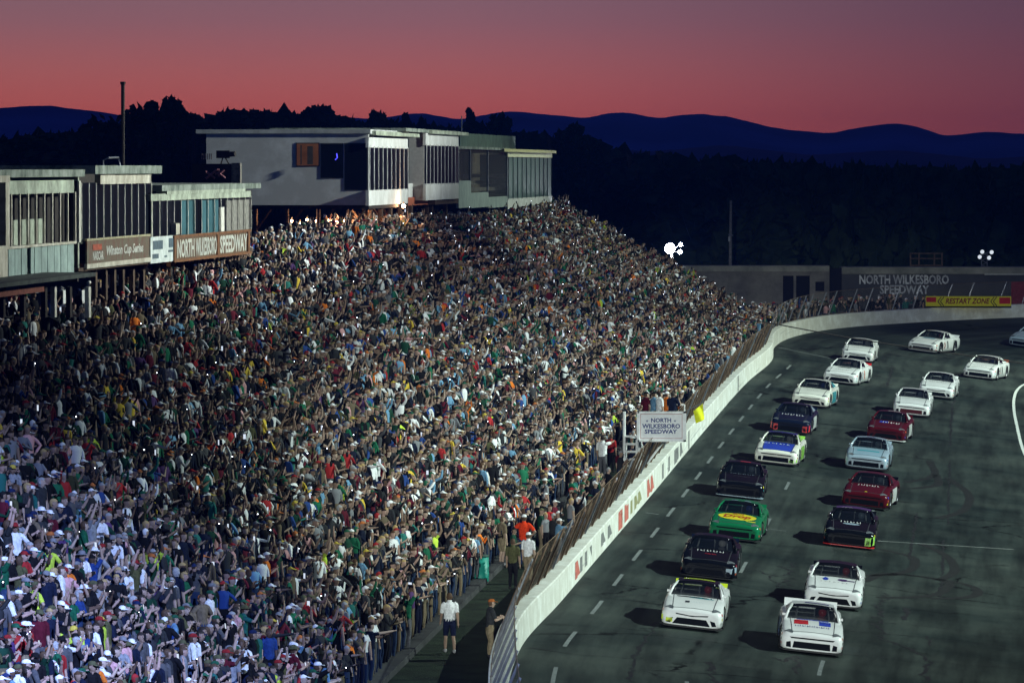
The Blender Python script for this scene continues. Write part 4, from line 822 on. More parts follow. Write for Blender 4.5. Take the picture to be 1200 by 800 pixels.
make_car(1014, 551, 'silver blue stock car with a darker hood script between two maroon cars', 3, body=SV, style='A', hood=LB, marks=[('rect', TE, 1.55, 0, .08, .5), ('roof', DB, -.2, 0, .1, .2)])
make_car(908, 545, 'white and lime stock car with a blue hood', 5, body=VW, style='A', hood=BL, roof=DB, spoiler=LIME, quarter=LIME, door=(LIME, 'panel'), marks=[('dots', W_, 1.2, 0, .1, .5, 6), ('fascia', LIME, 1, .17, .28), ('roof', LIME, -.62, 0, .06, .5)])
make_car(1037, 517, 'maroon stock car with white lower flanks behind the silver blue car', 5, body=MR, style='B', marks=[('rect', BL, 1.3, -.25, .2, .2), ('dots', W_, 1.35, .15, .16, .45, 7), ('roof', W_, -.3, .1, .1, .3)], door=(W_, 'panel'), splitter=W_, quarter=W_)
make_car(925, 508, 'navy black stock car with red nose corners and white hood script', 5, body=NV, style='B', marks=[('dots', W_, 1.35, .0, .15, .55, 8), ('fascia', RD, 1, .13, .42), ('fascia', RD, -1, .13, .42)], quarter=SV, door=(W_, 'panel'))
make_car(1067, 488, 'white stock car with a dark red grille behind the smaller maroon car', 2, style='A', grille=MR, marks=[('dots', VW, 1.3, 0, .1, .4, 6)])
make_car(948, 477, 'white stock car with teal rear flank and plain hood', 7, body=VW, style='B', quarter=TE, door=(TE, 'panel'), marks=[('dots', CH, 1.5, 0, .03, .3, 6)])
make_car(1096, 467, 'white stock car with black hood lettering and wide black grille', 4, style='B', marks=[('dots', BK, 1.3, 0, .05, .5, 8)])
make_car(983, 450, 'white stock car with an orange number on its flank', 11, style='B', spoiler=RD, marks=[('disc', CH, 1.1, 0, .12, .4), ('dots', BK, 1.75, 0, .04, .4, 7)], door=(OR, 'number'))
make_car(1146, 444, 'white stock car with a black flank number near the inner line', 11, style='A', door=(BK, 'number'), spoiler=OR, marks=[('dots', CH, 1.9, 0, .03, .4, 6)])
make_car(1004, 424, 'white stock car with a raised rear wing leading the far turn group', 4, style='B', sp=1, roof=W_, marks=[('dots', CH, 1.5, .0, .03, .3, 5)])
make_car(1079, 413, 'white stock car turned side on in the far turn showing its black wheels', 19, style='A', marks=[('rect', LB, 1.1, 0, .2, .4)], door=(CH, 'number'), sp=0)
make_car(1196, 407, 'pale stock car entering at the edge of the photo on the far turn', 24, body=SV, style='A')
SUN = [o for o in bpy.data.objects if o.get('label', '').startswith('green stock car')][0]
redt = mat('car paint dark red lettering', (.3, .01, .01), .4, var=0)
for s_, x0, x1, hy in (('Drop', 1.74, 1.22, .52), ('Sun', 1.16, .98, .22)):
    v, f = text_geo(s_, .15); put('hood_lettering', gmesh('hood_lettering', [(x0 + (x1 - x0) * b2, -hy + 2*hy*a_, ztop(x0 + (x1 - x0) * b2, -hy + 2*hy*a_) + .018) for a_, b2 in v], f), redt, SUN)

# ================================================================== PEOPLE   (local: facing +x, left hand +y, feet at z 0)
def nrm(v): v = np.array(v, float); return v / np.linalg.norm(v)
# pose: (upper arm direction, forearm direction) for the right arm (y<0) and the left arm, torso lean, holds phone in
POSES = {
 'down': (((.05, -.12, -1), (.15, -.05, -1)), ((.05, .12, -1), (.2, .05, -1)), 0, None),
 'phone_right': (((.6, -.25, -.2), (.5, .12, .9)), ((.05, .15, -1), (.4, .0, -.9)), .03, 'r'),
 'phone_left': (((.05, -.15, -1), (.4, 0, -.9)), ((.6, .3, -.1), (.55, -.15, .9)), .02, 'l'),
 'phone_both': (((.5, -.3, -.8), (.5, .42, .9)), ((.5, .3, -.8), (.5, -.42, .9)), .02, 'r'),
 'phone_high': (((.4, -.25, .75), (.2, .35, .9)), ((.4, .25, .75), (.2, -.35, .9)), .0, 'r'),
 'cheer': (((.25, -.5, .8), (.2, -.1, 1)), ((.25, .5, .8), (.3, .15, 1)), -.03, None),
 'fist': (((.45, -.35, .35), (.15, .05, 1)), ((.1, .15, -1), (.5, -.2, -.5)), .0, None),
 'point': (((.9, -.1, .1), (1, -.05, .15)), ((.0, .15, -1), (.25, 0, -1)), .05, None),
 'clap': (((.35, -.3, -.9), (.6, .6, .5)), ((.35, .3, -.9), (.6, -.6, .5)), .04, None),
 'hips': (((-.1, -.7, -.75), (.25, .55, -.6)), ((-.1, .7, -.75), (.25, -.55, -.6)), 0, None),
 'chest_phone': (((.3, -.2, -.9), (.85, .45, .25)), ((.3, .2, -.9), (.85, -.45, .25)), .05, 'r'),
 'walk': (((-.3, -.12, -1), (-.05, -.05, -1)), ((.3, .12, -1), (.5, .05, -.9)), .03, None),
}
def skeleton(pose, hi=True, slim=1.):
    """body tubes: (points, radii across, radii deep, kind)"""
    ra_, la_, ln, ph = POSES[pose]; T_ = []
    L_ = lambda z: ln * (z - .9) * 1.0
    wv = slim
    T_.append(([(L_(z), 0, z) for z in (.82, .9, 1.0, 1.1, 1.22, 1.33, 1.41, 1.46, 1.49)], [.12*wv, .165*wv, .165*wv, .155*wv, .165*wv, .185, .18, .12, .06], [.09, .12, .115*wv, .11*wv, .118, .118, .10, .075, .055], 'torso'))
    T_.append(([(L_(1.45), 0, 1.45), (L_(1.5) + .005, 0, 1.5), (L_(1.56) + .015, 0, 1.57)], [.062, .055, .055], [.062, .055, .055], 'neck'))
    hx = L_(1.6) + .03
    T_.append(([(hx - .005, 0, 1.51), (hx + .0, 0, 1.535), (hx, 0, 1.57), (hx - .005, 0, 1.62), (hx - .012, 0, 1.67), (hx - .015, 0, 1.715), (hx - .015, 0, 1.745), (hx - .015, 0, 1.755)], [.028, .05, .066, .076, .078, .066, .04, .01], [.04, .07, .088, .098, .10, .085, .05, .012], 'head'))
    if hi:
        T_.append(([(hx + .085, 0, 1.645), (hx + .108, 0, 1.605), (hx + .085, 0, 1.595)], [.009, .016, .012], [.01, .014, .01], 'head'))
        for s in (-1, 1): T_.append(([(hx - .012, s * .075, 1.65), (hx - .014, s * .086, 1.625), (hx - .005, s * .078, 1.595)], [.008, .01, .007], [.018, .02, .012], 'head'))
    st = .16 if pose == 'walk' else .03
    for s in (-1, 1):
        fx = st * s if pose == 'walk' else .02 * s; kb = .04
        T_.append(([(L_(.9), s*.085, .92), (L_(.8) + fx*.3, s*.095, .74), (fx*.6 + kb, s*.1, .5), (fx*.6 + kb*.6, s*.1, .42), (fx, s*.105, .28), (fx - .01, s*.105, .09)], [.088*wv, .082*wv, .058, .052, .052, .037], [.098*wv, .088*wv, .06, .056, .058, .042], 'leg'))
        T_.append(([(fx - .07, s*.105, .045), (fx + .0, s*.107, .055), (fx + .09, s*.115, .04), (fx + .185, s*.12, .03)], [.033, .042, .046, .03], [.045, .05, .036, .025], 'shoe'))
    hands = {}
    for s, (u, fo) in ((-1, ra_), (1, la_)):
        u, fo = nrm(u), nrm(fo); sh = np.array([L_(1.4), s * .19, 1.405]); up = max(0, u[2]); sh = sh + np.array([0, -s * .02 * up, .05 * up]); el = sh + u * .29; wr = el + fo * .25
        T_.append(([sh - u * .04 + np.array([0, -s * .05, .01]), sh, sh + u * .12, sh + u * .24, el, el + fo * .08, el + fo * .17, wr], [.05, .058, .052, .045, .042, .043, .036, .026], [.05, .06, .054, .047, .043, .043, .036, .03], 'arm'))
        pl = wr + fo * .09
        side = nrm(np.cross(fo, [0, s, .2])) if abs(fo[2]) > .3 else nrm(np.cross(fo, [0, s, 0]))
        flat = nrm(np.cross(fo, side))
        T_.append(([wr - fo * .01, wr + fo * .04, pl], [.024, .036, .036], [.022, .02, .017], 'hand'))
        if hi:
            curl = .6 if ph and ((s < 0) == (ph == 'r')) else .25
            for k, ln_ in enumerate((.07, .08, .076, .06)):
                o_ = pl + side * (.030 - .02 * k) - fo * .01; m_ = o_ + fo * ln_ * .5; e_ = m_ + nrm(fo - flat * s * curl) * ln_ * .5; T_.append(([o_ - fo * .02, m_, e_], [.010, .0095, .007], [.010, .0095, .007], 'hand'))
            o_ = wr + fo * .03 + side * .03; T_.append(([o_ - side * .012, o_ + side * .02 + fo * .025, o_ + side * .028 + fo * .055], [.012, .0105, .008], [.012, .0105, .008], 'hand'))
        hands[s] = (pl, fo, side, flat)
    return T_, hands, hx
def tube_geo(pts, ra, rb, n, lat=(0, 1, 0)):
    pts = np.array(pts, float); V = []; m = len(pts)
    for i in range(m):
        t = nrm(pts[min(i+1, m-1)] - pts[max(i-1, 0)]); a = np.array(lat, float); a = a - t * (a @ t)
        if np.linalg.norm(a) < .2: a = np.array([1., 0, 0]) - t * t[0]
        a = nrm(a); b = np.cross(t, a)
        for k in range(n): an = 2*math.pi*(k + .5)/n; V.append(pts[i] + a*math.cos(an)*ra[i] + b*math.sin(an)*rb[i])
    Fq = [(i*n+k, i*n+(k+1) % n, (i+1)*n+(k+1) % n, (i+1)*n+k) for i in range(m-1) for k in range(n)]
    V.append(pts[0]); V.append(pts[-1]); b0, b1 = len(V)-2, len(V)-1
    caps = [(b0, (k+1) % n, k) for k in range(n)] + [(b1, (m-1)*n+k, (m-1)*n+(k+1) % n) for k in range(n)]
    return np.array(V), Fq, caps
skin_dummy = None
def fused(pose):
    T_, hands, hx = skeleton(pose, True); v = []; f = []
    for pts, ra, rb, kd in T_:
        V, Q, Cc = tube_geo(pts, ra, rb, 8 if kd == 'hand' else 14); b = len(v); v += V.tolist(); f += [tuple(i + b for i in q) for q in Q + Cc]
    me = bpy.data.meshes.new('figure'); me.from_pydata(v, [], f); me.update(); o = bpy.data.objects.new('figure', me); C.objects.link(o)
    r = o.modifiers.new('r', 'REMESH'); r.mode = 'VOXEL'; r.voxel_size = .0085; s_ = o.modifiers.new('s', 'SMOOTH'); s_.factor = .5; s_.iterations = 3; d = o.modifiers.new('d', 'DECIMATE'); d.ratio = .16
    out = bpy.data.meshes.new_from_object(o.evaluated_get(bpy.context.evaluated_depsgraph_get())); bpy.data.objects.remove(o)
    # classify faces by the nearest tube
    segs = []
    for pts, ra, rb, kd in T_:
        for i in range(len(pts) - 1): segs.append((np.array(pts[i], float), np.array(pts[i+1], float), .5*(ra[i]+rb[i]), .5*(ra[i+1]+rb[i+1]), kd, i, len(pts)))
    nf = len(out.polygons); fc = np.zeros(nf*3); out.polygons.foreach_get('center', fc); fc = fc.reshape(-1, 3); best = np.full(nf, 9e9); kd_ = np.zeros(nf, object); tt = np.zeros(nf)
    for p0, p1, r0, r1, kd, i, m in segs:
        d = p1 - p0; t = np.clip(((fc - p0) @ d) / (d @ d), 0, 1); q = np.linalg.norm(fc - p0 - t[:, None]*d, axis=1) / (r0 + (r1 - r0)*t); w = q < best; best[w] = q[w]; kd_[w] = kd; tt[w] = i + t[w]
    shirt = ((kd_ == 'torso') & (fc[:, 2] > .93)) | ((kd_ == 'arm') & (tt < 3.0)); trous = ((kd_ == 'torso') & (fc[:, 2] <= .97)) | ((kd_ == 'leg') & (fc[:, 2] > .1)); shorts = ((kd_ == 'torso') & (fc[:, 2] <= .97)) | ((kd_ == 'leg') & (fc[:, 2] > .50)); shoe = (kd_ == 'shoe') | ((kd_ == 'leg') & (fc[:, 2] <= .1))
    hair = (kd_ == 'head') & ((fc[:, 2] > 1.69) | ((fc[:, 0] < hx - .02) & (fc[:, 2] > 1.57))); longh = (kd_ == 'head') & ((fc[:, 2] > 1.70) | (fc[:, 0] < hx + .01)) | ((kd_ == 'neck') & (fc[:, 0] < hx - .02))
    def garment(name, mask, off):
        bm = bmesh.new(); bm.from_mesh(out); bm.faces.ensure_lookup_table(); bm.normal_update()
        bmesh.ops.delete(bm, geom=[bm.faces[i] for i in np.where(~mask)[0]], context='FACES')
        nn = {w_.index: w_.normal.copy() for w_ in bm.verts}
        for w_ in bm.verts: w_.co += w_.normal * off
        g = bpy.data.meshes.new(name); bm.to_mesh(g); bm.free(); g.shade_smooth(); g.materials.append(None); return g
    res = dict(body=out, shirt=garment('shirt', shirt, .014), trousers=garment('trousers', trous, .011), shorts=garment('shorts', shorts, .016), shoes=garment('shoes', shoe, .009), hair=garment('hair', hair, .012), long_hair=garment('hair', longh, .02), hands=hands, hx=hx)
    out.shade_smooth(); out.materials.clear(); out.materials.append(None); out.materials.append(mat('dark eye and lip', (.05, .02, .015), .6, var=0))
    for q in out.polygons:
        c = q.center
        if c.x > hx + .05 and kd_[q.index] == 'head' and (min(math.hypot(abs(c.y) - .033, (c.z - 1.648) * 1.5), 9) < .017 or (abs(c.y) < .026 and abs(c.z - 1.563) < .008)): q.material_index = 1
    return res
def cap_mesh(hx, wide=False):
    b_ = MB(); n = 12; v = [(hx - .013, 0, 1.772)]; f = []
    prof = [(.03, 1.77), (.07, 1.752), (.088, 1.72), (.092, 1.685)]
    for r, z in prof:
        for k in range(n): a = 2*math.pi*k/n; v.append((hx - .013 + r*1.2*math.cos(a), r*math.sin(a), z))
    for k in range(n): f.append((0, 1 + k, 1 + (k+1) % n))
    for j in range(3):
        for k in range(n): f.append((1 + j*n + k, 1 + (j+1)*n + k, 1 + (j+1)*n + (k+1) % n, 1 + j*n + (k+1) % n))
    b_.add(v, f)
    if wide:
        v = []; f = []
        for k in range(n): a = 2*math.pi*k/n; v += [(hx - .013 + .11*math.cos(a), .092*math.sin(a), 1.69), (hx - .013 + .19*math.cos(a), .165*math.sin(a), 1.672)]
        for k in range(n): f.append((2*k, 2*k+1, 2*((k+1) % n)+1, 2*((k+1) % n)))
        b_.add(v, f)
    else: b_.add([(hx + .08, -.075, 1.692), (hx + .08, .075, 1.692), (hx + .17, .055, 1.675), (hx + .185, 0, 1.678), (hx + .17, -.055, 1.675), (hx + .08, -.075, 1.684), (hx + .08, .075, 1.684), (hx + .17, .055, 1.667), (hx + .185, 0, 1.67), (hx + .17, -.055, 1.667)], [(0, 1, 2, 3, 4), (9, 8, 7, 6, 5), (1, 6, 7, 2), (2, 7, 8, 3), (3, 8, 9, 4), (4, 9, 5, 0)])
    me = mbm('cap', b_, True); return me
FIG = {p: fused(p) for p in POSES}
for p_ in FIG.values():
    p_['cap'] = cap_mesh(p_['hx']); p_['hat'] = cap_mesh(p_['hx'], True)
# ---- wardrobe
SKIN = [('fair', (.36, .25, .19)), ('tanned', (.27, .18, .13)), ('pink', (.37, .24, .19)), ('light', (.42, .31, .24)), ('brown', (.11, .066, .045))]
SHIRT = [('black', (.012, .012, .014), 30), ('navy', (.013, .018, .04), 15), ('charcoal', (.04, .042, .045), 12), ('grey', (.10, .10, .105), 7), ('white', (.68, .69, .69), 11), ('green', (.015, .12, .06), 5), ('teal', (.025, .14, .12), 3), ('dark green', (.012, .05, .03), 6),
         ('royal blue', (.025, .06, .22), 4), ('sky blue', (.15, .3, .45), 3), ('red', (.38, .03, .03), 2.5), ('maroon', (.11, .014, .025), 4), ('orange', (.6, .15, .02), 1.6), ('yellow', (.6, .42, .05), 1), ('tan', (.2, .155, .1), 3), ('pale pink', (.55, .3, .3), 2), ('olive', (.1, .1, .045), 3), ('purple', (.09, .045, .14), .7), ('neon yellow', (.45, .6, .06), .5), ('plaid grey', (.3, .31, .33), 4)]
LEG = [('blue jeans', (.035, .06, .13), 5), ('black', (.015, .015, .017), 3), ('khaki', (.28, .22, .14), 3), ('grey', (.13, .13, .14), 2), ('navy', (.015, .02, .05), 2)]
CAPC = [('white', (.72, .72, .72), 4), ('black', (.012, .012, .013), 3), ('navy', (.015, .025, .08), 2), ('green', (.02, .1, .055), 1.5), ('red', (.28, .025, .025), 1.3), ('orange', (.45, .14, .04), .6), ('grey', (.22, .22, .23), 2.5), ('yellow', (.5, .38, .06), .3), ('camouflage', (.1, .1, .05), 1.5)]
HAIR = [('dark', (.02, .014, .01), 4), ('brown', (.07, .04, .022), 4), ('blond', (.36, .25, .11), 2), ('grey', (.3, .3, .3), 2)]
def pick(tab): w = np.array([t[2] for t in tab], float); return tab[rng.choice(len(tab), p=w / w.sum())]
PHW = {'down': 38, 'phone_right': 4, 'phone_left': 3.5, 'phone_both': 13, 'phone_high': 4, 'cheer': 1.5, 'fist': 2, 'point': .8, 'clap': 12, 'hips': 9, 'chest_phone': 14, 'walk': 0}
PKEYS = list(PHW); PPROB = np.array([PHW[k] for k in PKEYS], float); PPROB /= PPROB.sum()
# ---- where everybody stands
folk = []                                             # (x, y, z, heading)
for r in range(NR):
    Y = Y0 + 1 + random.random() * .5
    while Y < Y1 - .4:
        if not (r >= NR - 3 and Y < 200 and random.random() < .35) and not (aisle(Y) and random.random() < .6) and random.random() < .95:
            x, z = tread(Y, r); folk.append((x + rng.normal(0, .07), Y + rng.normal(0, .05), z, rng.normal(-.35, .75)))
        Y += .41 + random.random() * .12
for Y in np.arange(203, 300, .75):                    # the walkway behind the top row, under the press boxes
    for q in range(3):
        if random.random() < .7: folk.append((frontx(Y) - depth(Y) - .5 - .8 * q - .3 * random.random(), Y + random.random() * .4, tread(Y, NR - 1)[1] + .05, rng.normal(-.1, .5)))
def bare(px, py): return (618 < px < 738 and 492 < py < 592 and not (px < 655 and py < 540)) or (590 < px < 668 and 560 < py < 640) or py > 655
y = 166.
while y < 349:
    for k in range(4):
        X0, X1 = frontx(y) + .35, wallx(y) - 1.05; x = X0 + (X1 - X0) * (k + random.random()) / 4; yy = y + random.random() * .6; z = S * yy; px, py = project(x, yy, z)
        if random.random() < (.35 if y < 200 else .6 if y < 240 else .85) and not (bare(px, py) and random.random() < .93): folk.append((x, yy, z, rng.normal(-.1, .5)))
    y += .62
for i in range(len(WL)):                              # behind the far turn fence
    if WL[i, 1] > 318 and WL[i, 0] < 31 and WL[i, 0] > 15:
        for k in range(4):
            if random.random() < .88: q = WL[i] - WN[i] * (.9 + 1.0 * k + random.random() * .6); folk.append((q[0], q[1], S * q[1], math.atan2(WN[i][1], WN[i][0]) + rng.normal(0, .4)))
folk = np.array(folk)
# people the photograph singles out, standing on the grass strip or at the front edge
NAMED = [ # px, py of the feet, height factor, heading, pose, shirt, legs, shorts?, head wear, skin, label
 (527, 764, 1.03, 1.75, 'walk', 'white', 'navy', 1, 'hair', 'tanned', 'person in a loose white t-shirt and navy shorts walking away on the open grass'),
 (574, 770, 1.0, .3, 'chest_phone', 'charcoal', 'khaki', 0, 'cap orange', 'fair', 'person in dark vest and tan cap holding phone beside the end of the fence'),
 (614, 664, 1.06, 1.4, 'hips', 'orangered', 'blue jeans', 0, 'cap white', 'tanned', 'broad person in bright orange-red shirt and white cap seen from behind near the fence'),
 (601, 690, .98, 1.3, 'down', 'olive', 'black', 0, 'hair', 'tanned', 'person in olive shirt and black trousers below the orange-red shirt'),
 (619, 682, .98, 1.1, 'down', 'white', 'khaki', 0, 'cap white', 'fair', 'person in white shirt and white cap right against the rusty fence'),
 (588, 662, 1.0, .6, 'down', 'tan', 'khaki', 1, 'hair', 'fair', 'person in tan shirt and shorts standing behind the green bins'),
 (529, 694, 1.05, .2, 'clap', 'plaid grey', 'grey', 1, 'cap grey', 'fair', 'person in grey plaid shirt and pale shorts on the grass near the bins'),
 (673, 572, 1.12, 1.5, 'hips', 'yellow', 'black', 0, 'hair', 'tanned', 'large person in a golden yellow shirt seen from behind on the dark grass'),
 (706, 562, 1.1, 1.2, 'point', 'white', 'grey', 0, 'hair dark', 'tanned', 'person in white shirt with a dark bag strap beside the flag stand ladder'),
 (676, 597, .95, .5, 'fist', 'red', 'khaki', 1, 'cap yellow', 'fair', 'person in red shirt and yellow cap at the edge of the bare grass'),
 (697, 592, .95, .4, 'clap', 'neon yellow', 'black', 0, 'cap green', 'fair', 'person in neon yellow shirt by the fence below the flag stand'),
 (682, 618, 1.0, .3, 'hips', 'grey', 'black', 0, 'cap green', 'tanned', 'person in grey sweatshirt leaning by the fence posts'),
 (716, 553, .95, 1.1, 'down', 'red', 'black', 0, 'hair', 'tanned', 'person in red shirt behind the white ladder of the flag stand'),
 (727, 573, .95, .9, 'down', 'maroon', 'black', 0, 'hair dark', 'fair', 'person in dark red shirt at the fence under the ladder'),
 (654, 662, .95, .3, 'point', 'sky blue', 'grey', 1, 'cap white', 'fair', 'person in sky blue shirt reaching toward the fence'),
 (493, 702, 1.0, .2, 'hips', 'orange', 'khaki', 1, 'cap red', 'fair', 'person in orange shirt and red cap at the front edge of the crowd'),
 (476, 762, 1.0, .9, 'phone_high', 'green', 'grey', 0, 'hair brown', 'fair', 'person in green shirt holding a phone overhead at the front edge of the stand'),
 (638, 612, .98, .5, 'down', 'plaid grey', 'navy', 1, 'cap white', 'fair', 'person in pale plaid shirt standing left of the bare dark grass'),
 (632, 578, .98, .3, 'down', 'navy', 'blue jeans', 1, 'cap black', 'fair', 'person in navy shirt and shorts at the left edge of the bare grass'),
 (651, 556, 1.02, .4, 'down', 'black', 'black', 1, 'cap black', 'fair', 'person all in black with bare legs left of the golden yellow shirt'),
]
fam = []                                              # bounding boxes (in picture columns) kept clear around them
def G3(px, py): g = G(px, py); return (g[0], g[1], g[2])
PLAT = [(757, 1.9, 'maroon', 'hips'), (766, 1.0, 'sky blue', 'phone_left'), (773, .5, 'white', 'down'), (781, 1.6, 'orange', 'down'), (788, .6, 'navy', 'phone_both')]
pal = {n: c for n, c, _ in SHIRT}; pal['orangered'] = (.62, .045, .012); lcol = {n: c for n, c, _ in LEG}; ccol = {n: c for n, c, _ in CAPC}; hcol = {n: c for n, c, _ in HAIR}; scol = dict(SKIN)
# ---- choose the individuals: the nearest people in the frame
prj = np.array([project(p[0], p[1], p[2] + 1.55) for p in folk]); inside = (prj[:, 0] > 4) & (prj[:, 0] < 1196) & (prj[:, 1] < 792) & (prj[:, 1] > 0)
order = np.argsort(folk[:, 1] + np.where(inside, 0, 1e6)); N_IND = 300 - len(NAMED) - len(PLAT) - 2
ind = set(order[:N_IND].tolist())
def clothm(kind, name, col): return mat(kind + ' ' + name, tuple(c * (.72 if max(col) < .5 else .95) for c in col), .92, 0, var=.25, scale=14, spec=.05)
phone_m = mat('black phone case', (.01, .01, .012), .4, var=0); screen_m = mat('lit phone screen', (.1, .1, .12), .3, var=0, emit=(.75, .85, 1), estr=.9); led_m = mat('phone flashlight', (.9, .9, .9), .3, var=0, emit=(.85, .92, 1), estr=9)
b_ = MB().box((-.005, -.038, -.078), (.005, .038, .078)); PHONE = mbm('body', b_); PHONE_S = gmesh('screen', [(-.0065, -.034, -.07), (-.0065, .034, -.07), (-.0065, .034, .07), (-.0065, -.034, .07)], [(0, 3, 2, 1)])
def add_person(x, y, z, h, pose, hs, shirt, legs, short, head, skin, label, group):
    fg = FIG[pose]; o = bpy.data.objects.new('person', fg['body']); C.objects.link(o); o.location = (x, y, z); o.rotation_euler = (0, 0, h); o.scale = (hs, hs, hs); tag(o, label, 'person', group)
    o.material_slots[0].link = 'OBJECT'; o.material_slots[0].material = mat('skin ' + skin, scol[skin], .6, var=.08)
    put('shirt', fg['shirt'], clothm('cloth', shirt, pal[shirt]), o); put('shorts' if short else 'trousers', fg['shorts' if short else 'trousers'], clothm('legwear', legs, lcol[legs]), o); put('shoes', fg['shoes'], clothm('shoes', 'dark' if short == 0 else 'pale', (.03, .03, .03) if short == 0 else (.45, .45, .45)), o)
    w_ = head.split(' ')
    if w_[0] in ('cap', 'hat'): put(w_[0], fg[w_[0]], clothm('cap', w_[1], ccol[w_[1]]), o); put('hair', fg['hair'], mat('hair brown', hcol['brown'], .7, var=.3, scale=40), o)
    else: hn = w_[-1] if w_[-1] in hcol else 'brown'; put('hair', fg['long_hair' if w_[0] == 'long' else 'hair'], mat('hair ' + hn, hcol[hn], .7, var=.3, scale=40), o)
    return o
def add_phone(o, pose, label, flash=False):
    ph = POSES[pose][3]; s = -1 if ph == 'r' else 1; pl, fo, side, flat = FIG[pose]['hands'][s]; c = pl + fo * .05 + np.array([.02, 0, .03])
    if pose in ('phone_both', 'phone_high', 'chest_phone'): c = (FIG[pose]['hands'][-1][0] + FIG[pose]['hands'][1][0]) / 2 + fo * .04
    hs = o.scale[0]; ca, sa = math.cos(o.rotation_euler[2]), math.sin(o.rotation_euler[2]); wx = o.location[0] + hs * (c[0]*ca - c[1]*sa); wy = o.location[1] + hs * (c[0]*sa + c[1]*ca)
    t = thing('mobile_phone', label, 'phone', (wx, wy, o.location[2] + c[2] * hs), 'phones held up by the crowd'); t.rotation_euler = (random.choice([0, 0, math.pi/2]), -.15, o.rotation_euler[2]); put('case', PHONE, phone_m, t); put('screen', PHONE_S, screen_m if random.random() < .6 else mat('dark phone screen', (.02, .02, .025), .2, var=0), t)
    if flash: mk('flash_light', *[(lambda b: (b.v, b.f))(MB().box((.005, .012, .05), (.012, .03, .068)))][0], led_m, t)
for px, py, hs, h, pose, sh, lg, short, head, sk, lb in NAMED:
    g = G3(px, py); o = add_person(g[0], g[1], g[2] + .0, h, pose, hs, sh, lg, short, head, sk, lb, 'people singled out on the grass')
    if POSES[pose][3]: add_phone(o, pose, ('phone held overhead by the green shirted person at the stand edge' if sh == 'green' else 'phone held by the person in a dark vest beside the fence'))
for px, dy, sh, pose in PLAT:
    q = pp(px, 511, .3 + dy * .8); o = add_person(q[0], q[1], q[2] + .08, .3 + random.random(), pose, 1.0, sh, 'black', 0, random.choice(['cap white', 'hair dark', 'cap black']), 'fair', f'person in {sh} shirt on the platform behind the white speedway sign', 'people on the flag stand')
    if POSES[pose][3]: add_phone(o, pose, f'phone held by the {sh} shirted person on the flag stand platform')
# the row of nearest people
PTXT = {'down': 'arms down', 'phone_right': 'raising a phone', 'phone_left': 'left hand raising phone', 'phone_both': 'filming with both hands', 'phone_high': 'phone held overhead', 'cheer': 'both arms up', 'fist': 'one fist up', 'point': 'arm stretched out', 'clap': 'clapping', 'hips': 'hands on hips', 'chest_phone': 'looking at a phone', 'walk': 'walking'}
recs = []; used_looks = {}
for i in sorted(ind, key=lambda k: (folk[k, 1])):
    for _ in range(40):
        sh = pick(SHIRT); cp_ = random.random(); head = ('cap ' + pick(CAPC)[0]) if cp_ < .5 else ('hat ' + random.choice(['white', 'grey', 'camouflage'])) if cp_ < .56 else ('long ' + pick(HAIR)[0]) if cp_ < .74 else ('short ' + pick(HAIR)[0]); pose = PKEYS[rng.choice(len(PKEYS), p=PPROB)]; lg = pick(LEG); key = (sh[0], head, pose)
        if key not in used_looks: break
    used_looks[key] = 1; recs.append((i, sh[0], head, pose, lg[0]))
pos = {r[0]: r for r in recs}
for (i, sh, head, pose, lg) in recs:
    hw = head.split(' '); htxt = f'{hw[1]} cap' if hw[0] == 'cap' else f'{hw[1]} hat' if hw[0] == 'hat' else f'{hw[0]} {hw[1]} hair'
    # neighbour that shows beside this one in the picture
    dd = [(abs(prj[j][0] - prj[i][0]) + abs(prj[j][1] - prj[i][1]), j) for j in ind if j != i]; j = min(dd)[1]; dx, dy_ = prj[i] - prj[j]; rel = 'beside' if abs(dx) > abs(dy_) else ('above' if dy_ < 0 else 'below')
    lb = f'person in {sh}, {htxt}, {PTXT[pose]}, {rel} a {pos[j][1]} shirt'
    fl = folk[i]; o = add_person(fl[0], fl[1], fl[2], fl[3], pose, .93 + .12 * random.random(), sh, lg, 1 if random.random() < .4 else 0, head, SKIN[rng.choice(5, p=[.3, .27, .2, .15, .08])][0], lb, 'spectators standing in the near rows')
    if POSES[pose][3]: add_phone(o, pose, f'phone of the person in {sh} with {htxt}, {PTXT[pose]}', random.random() < .05)

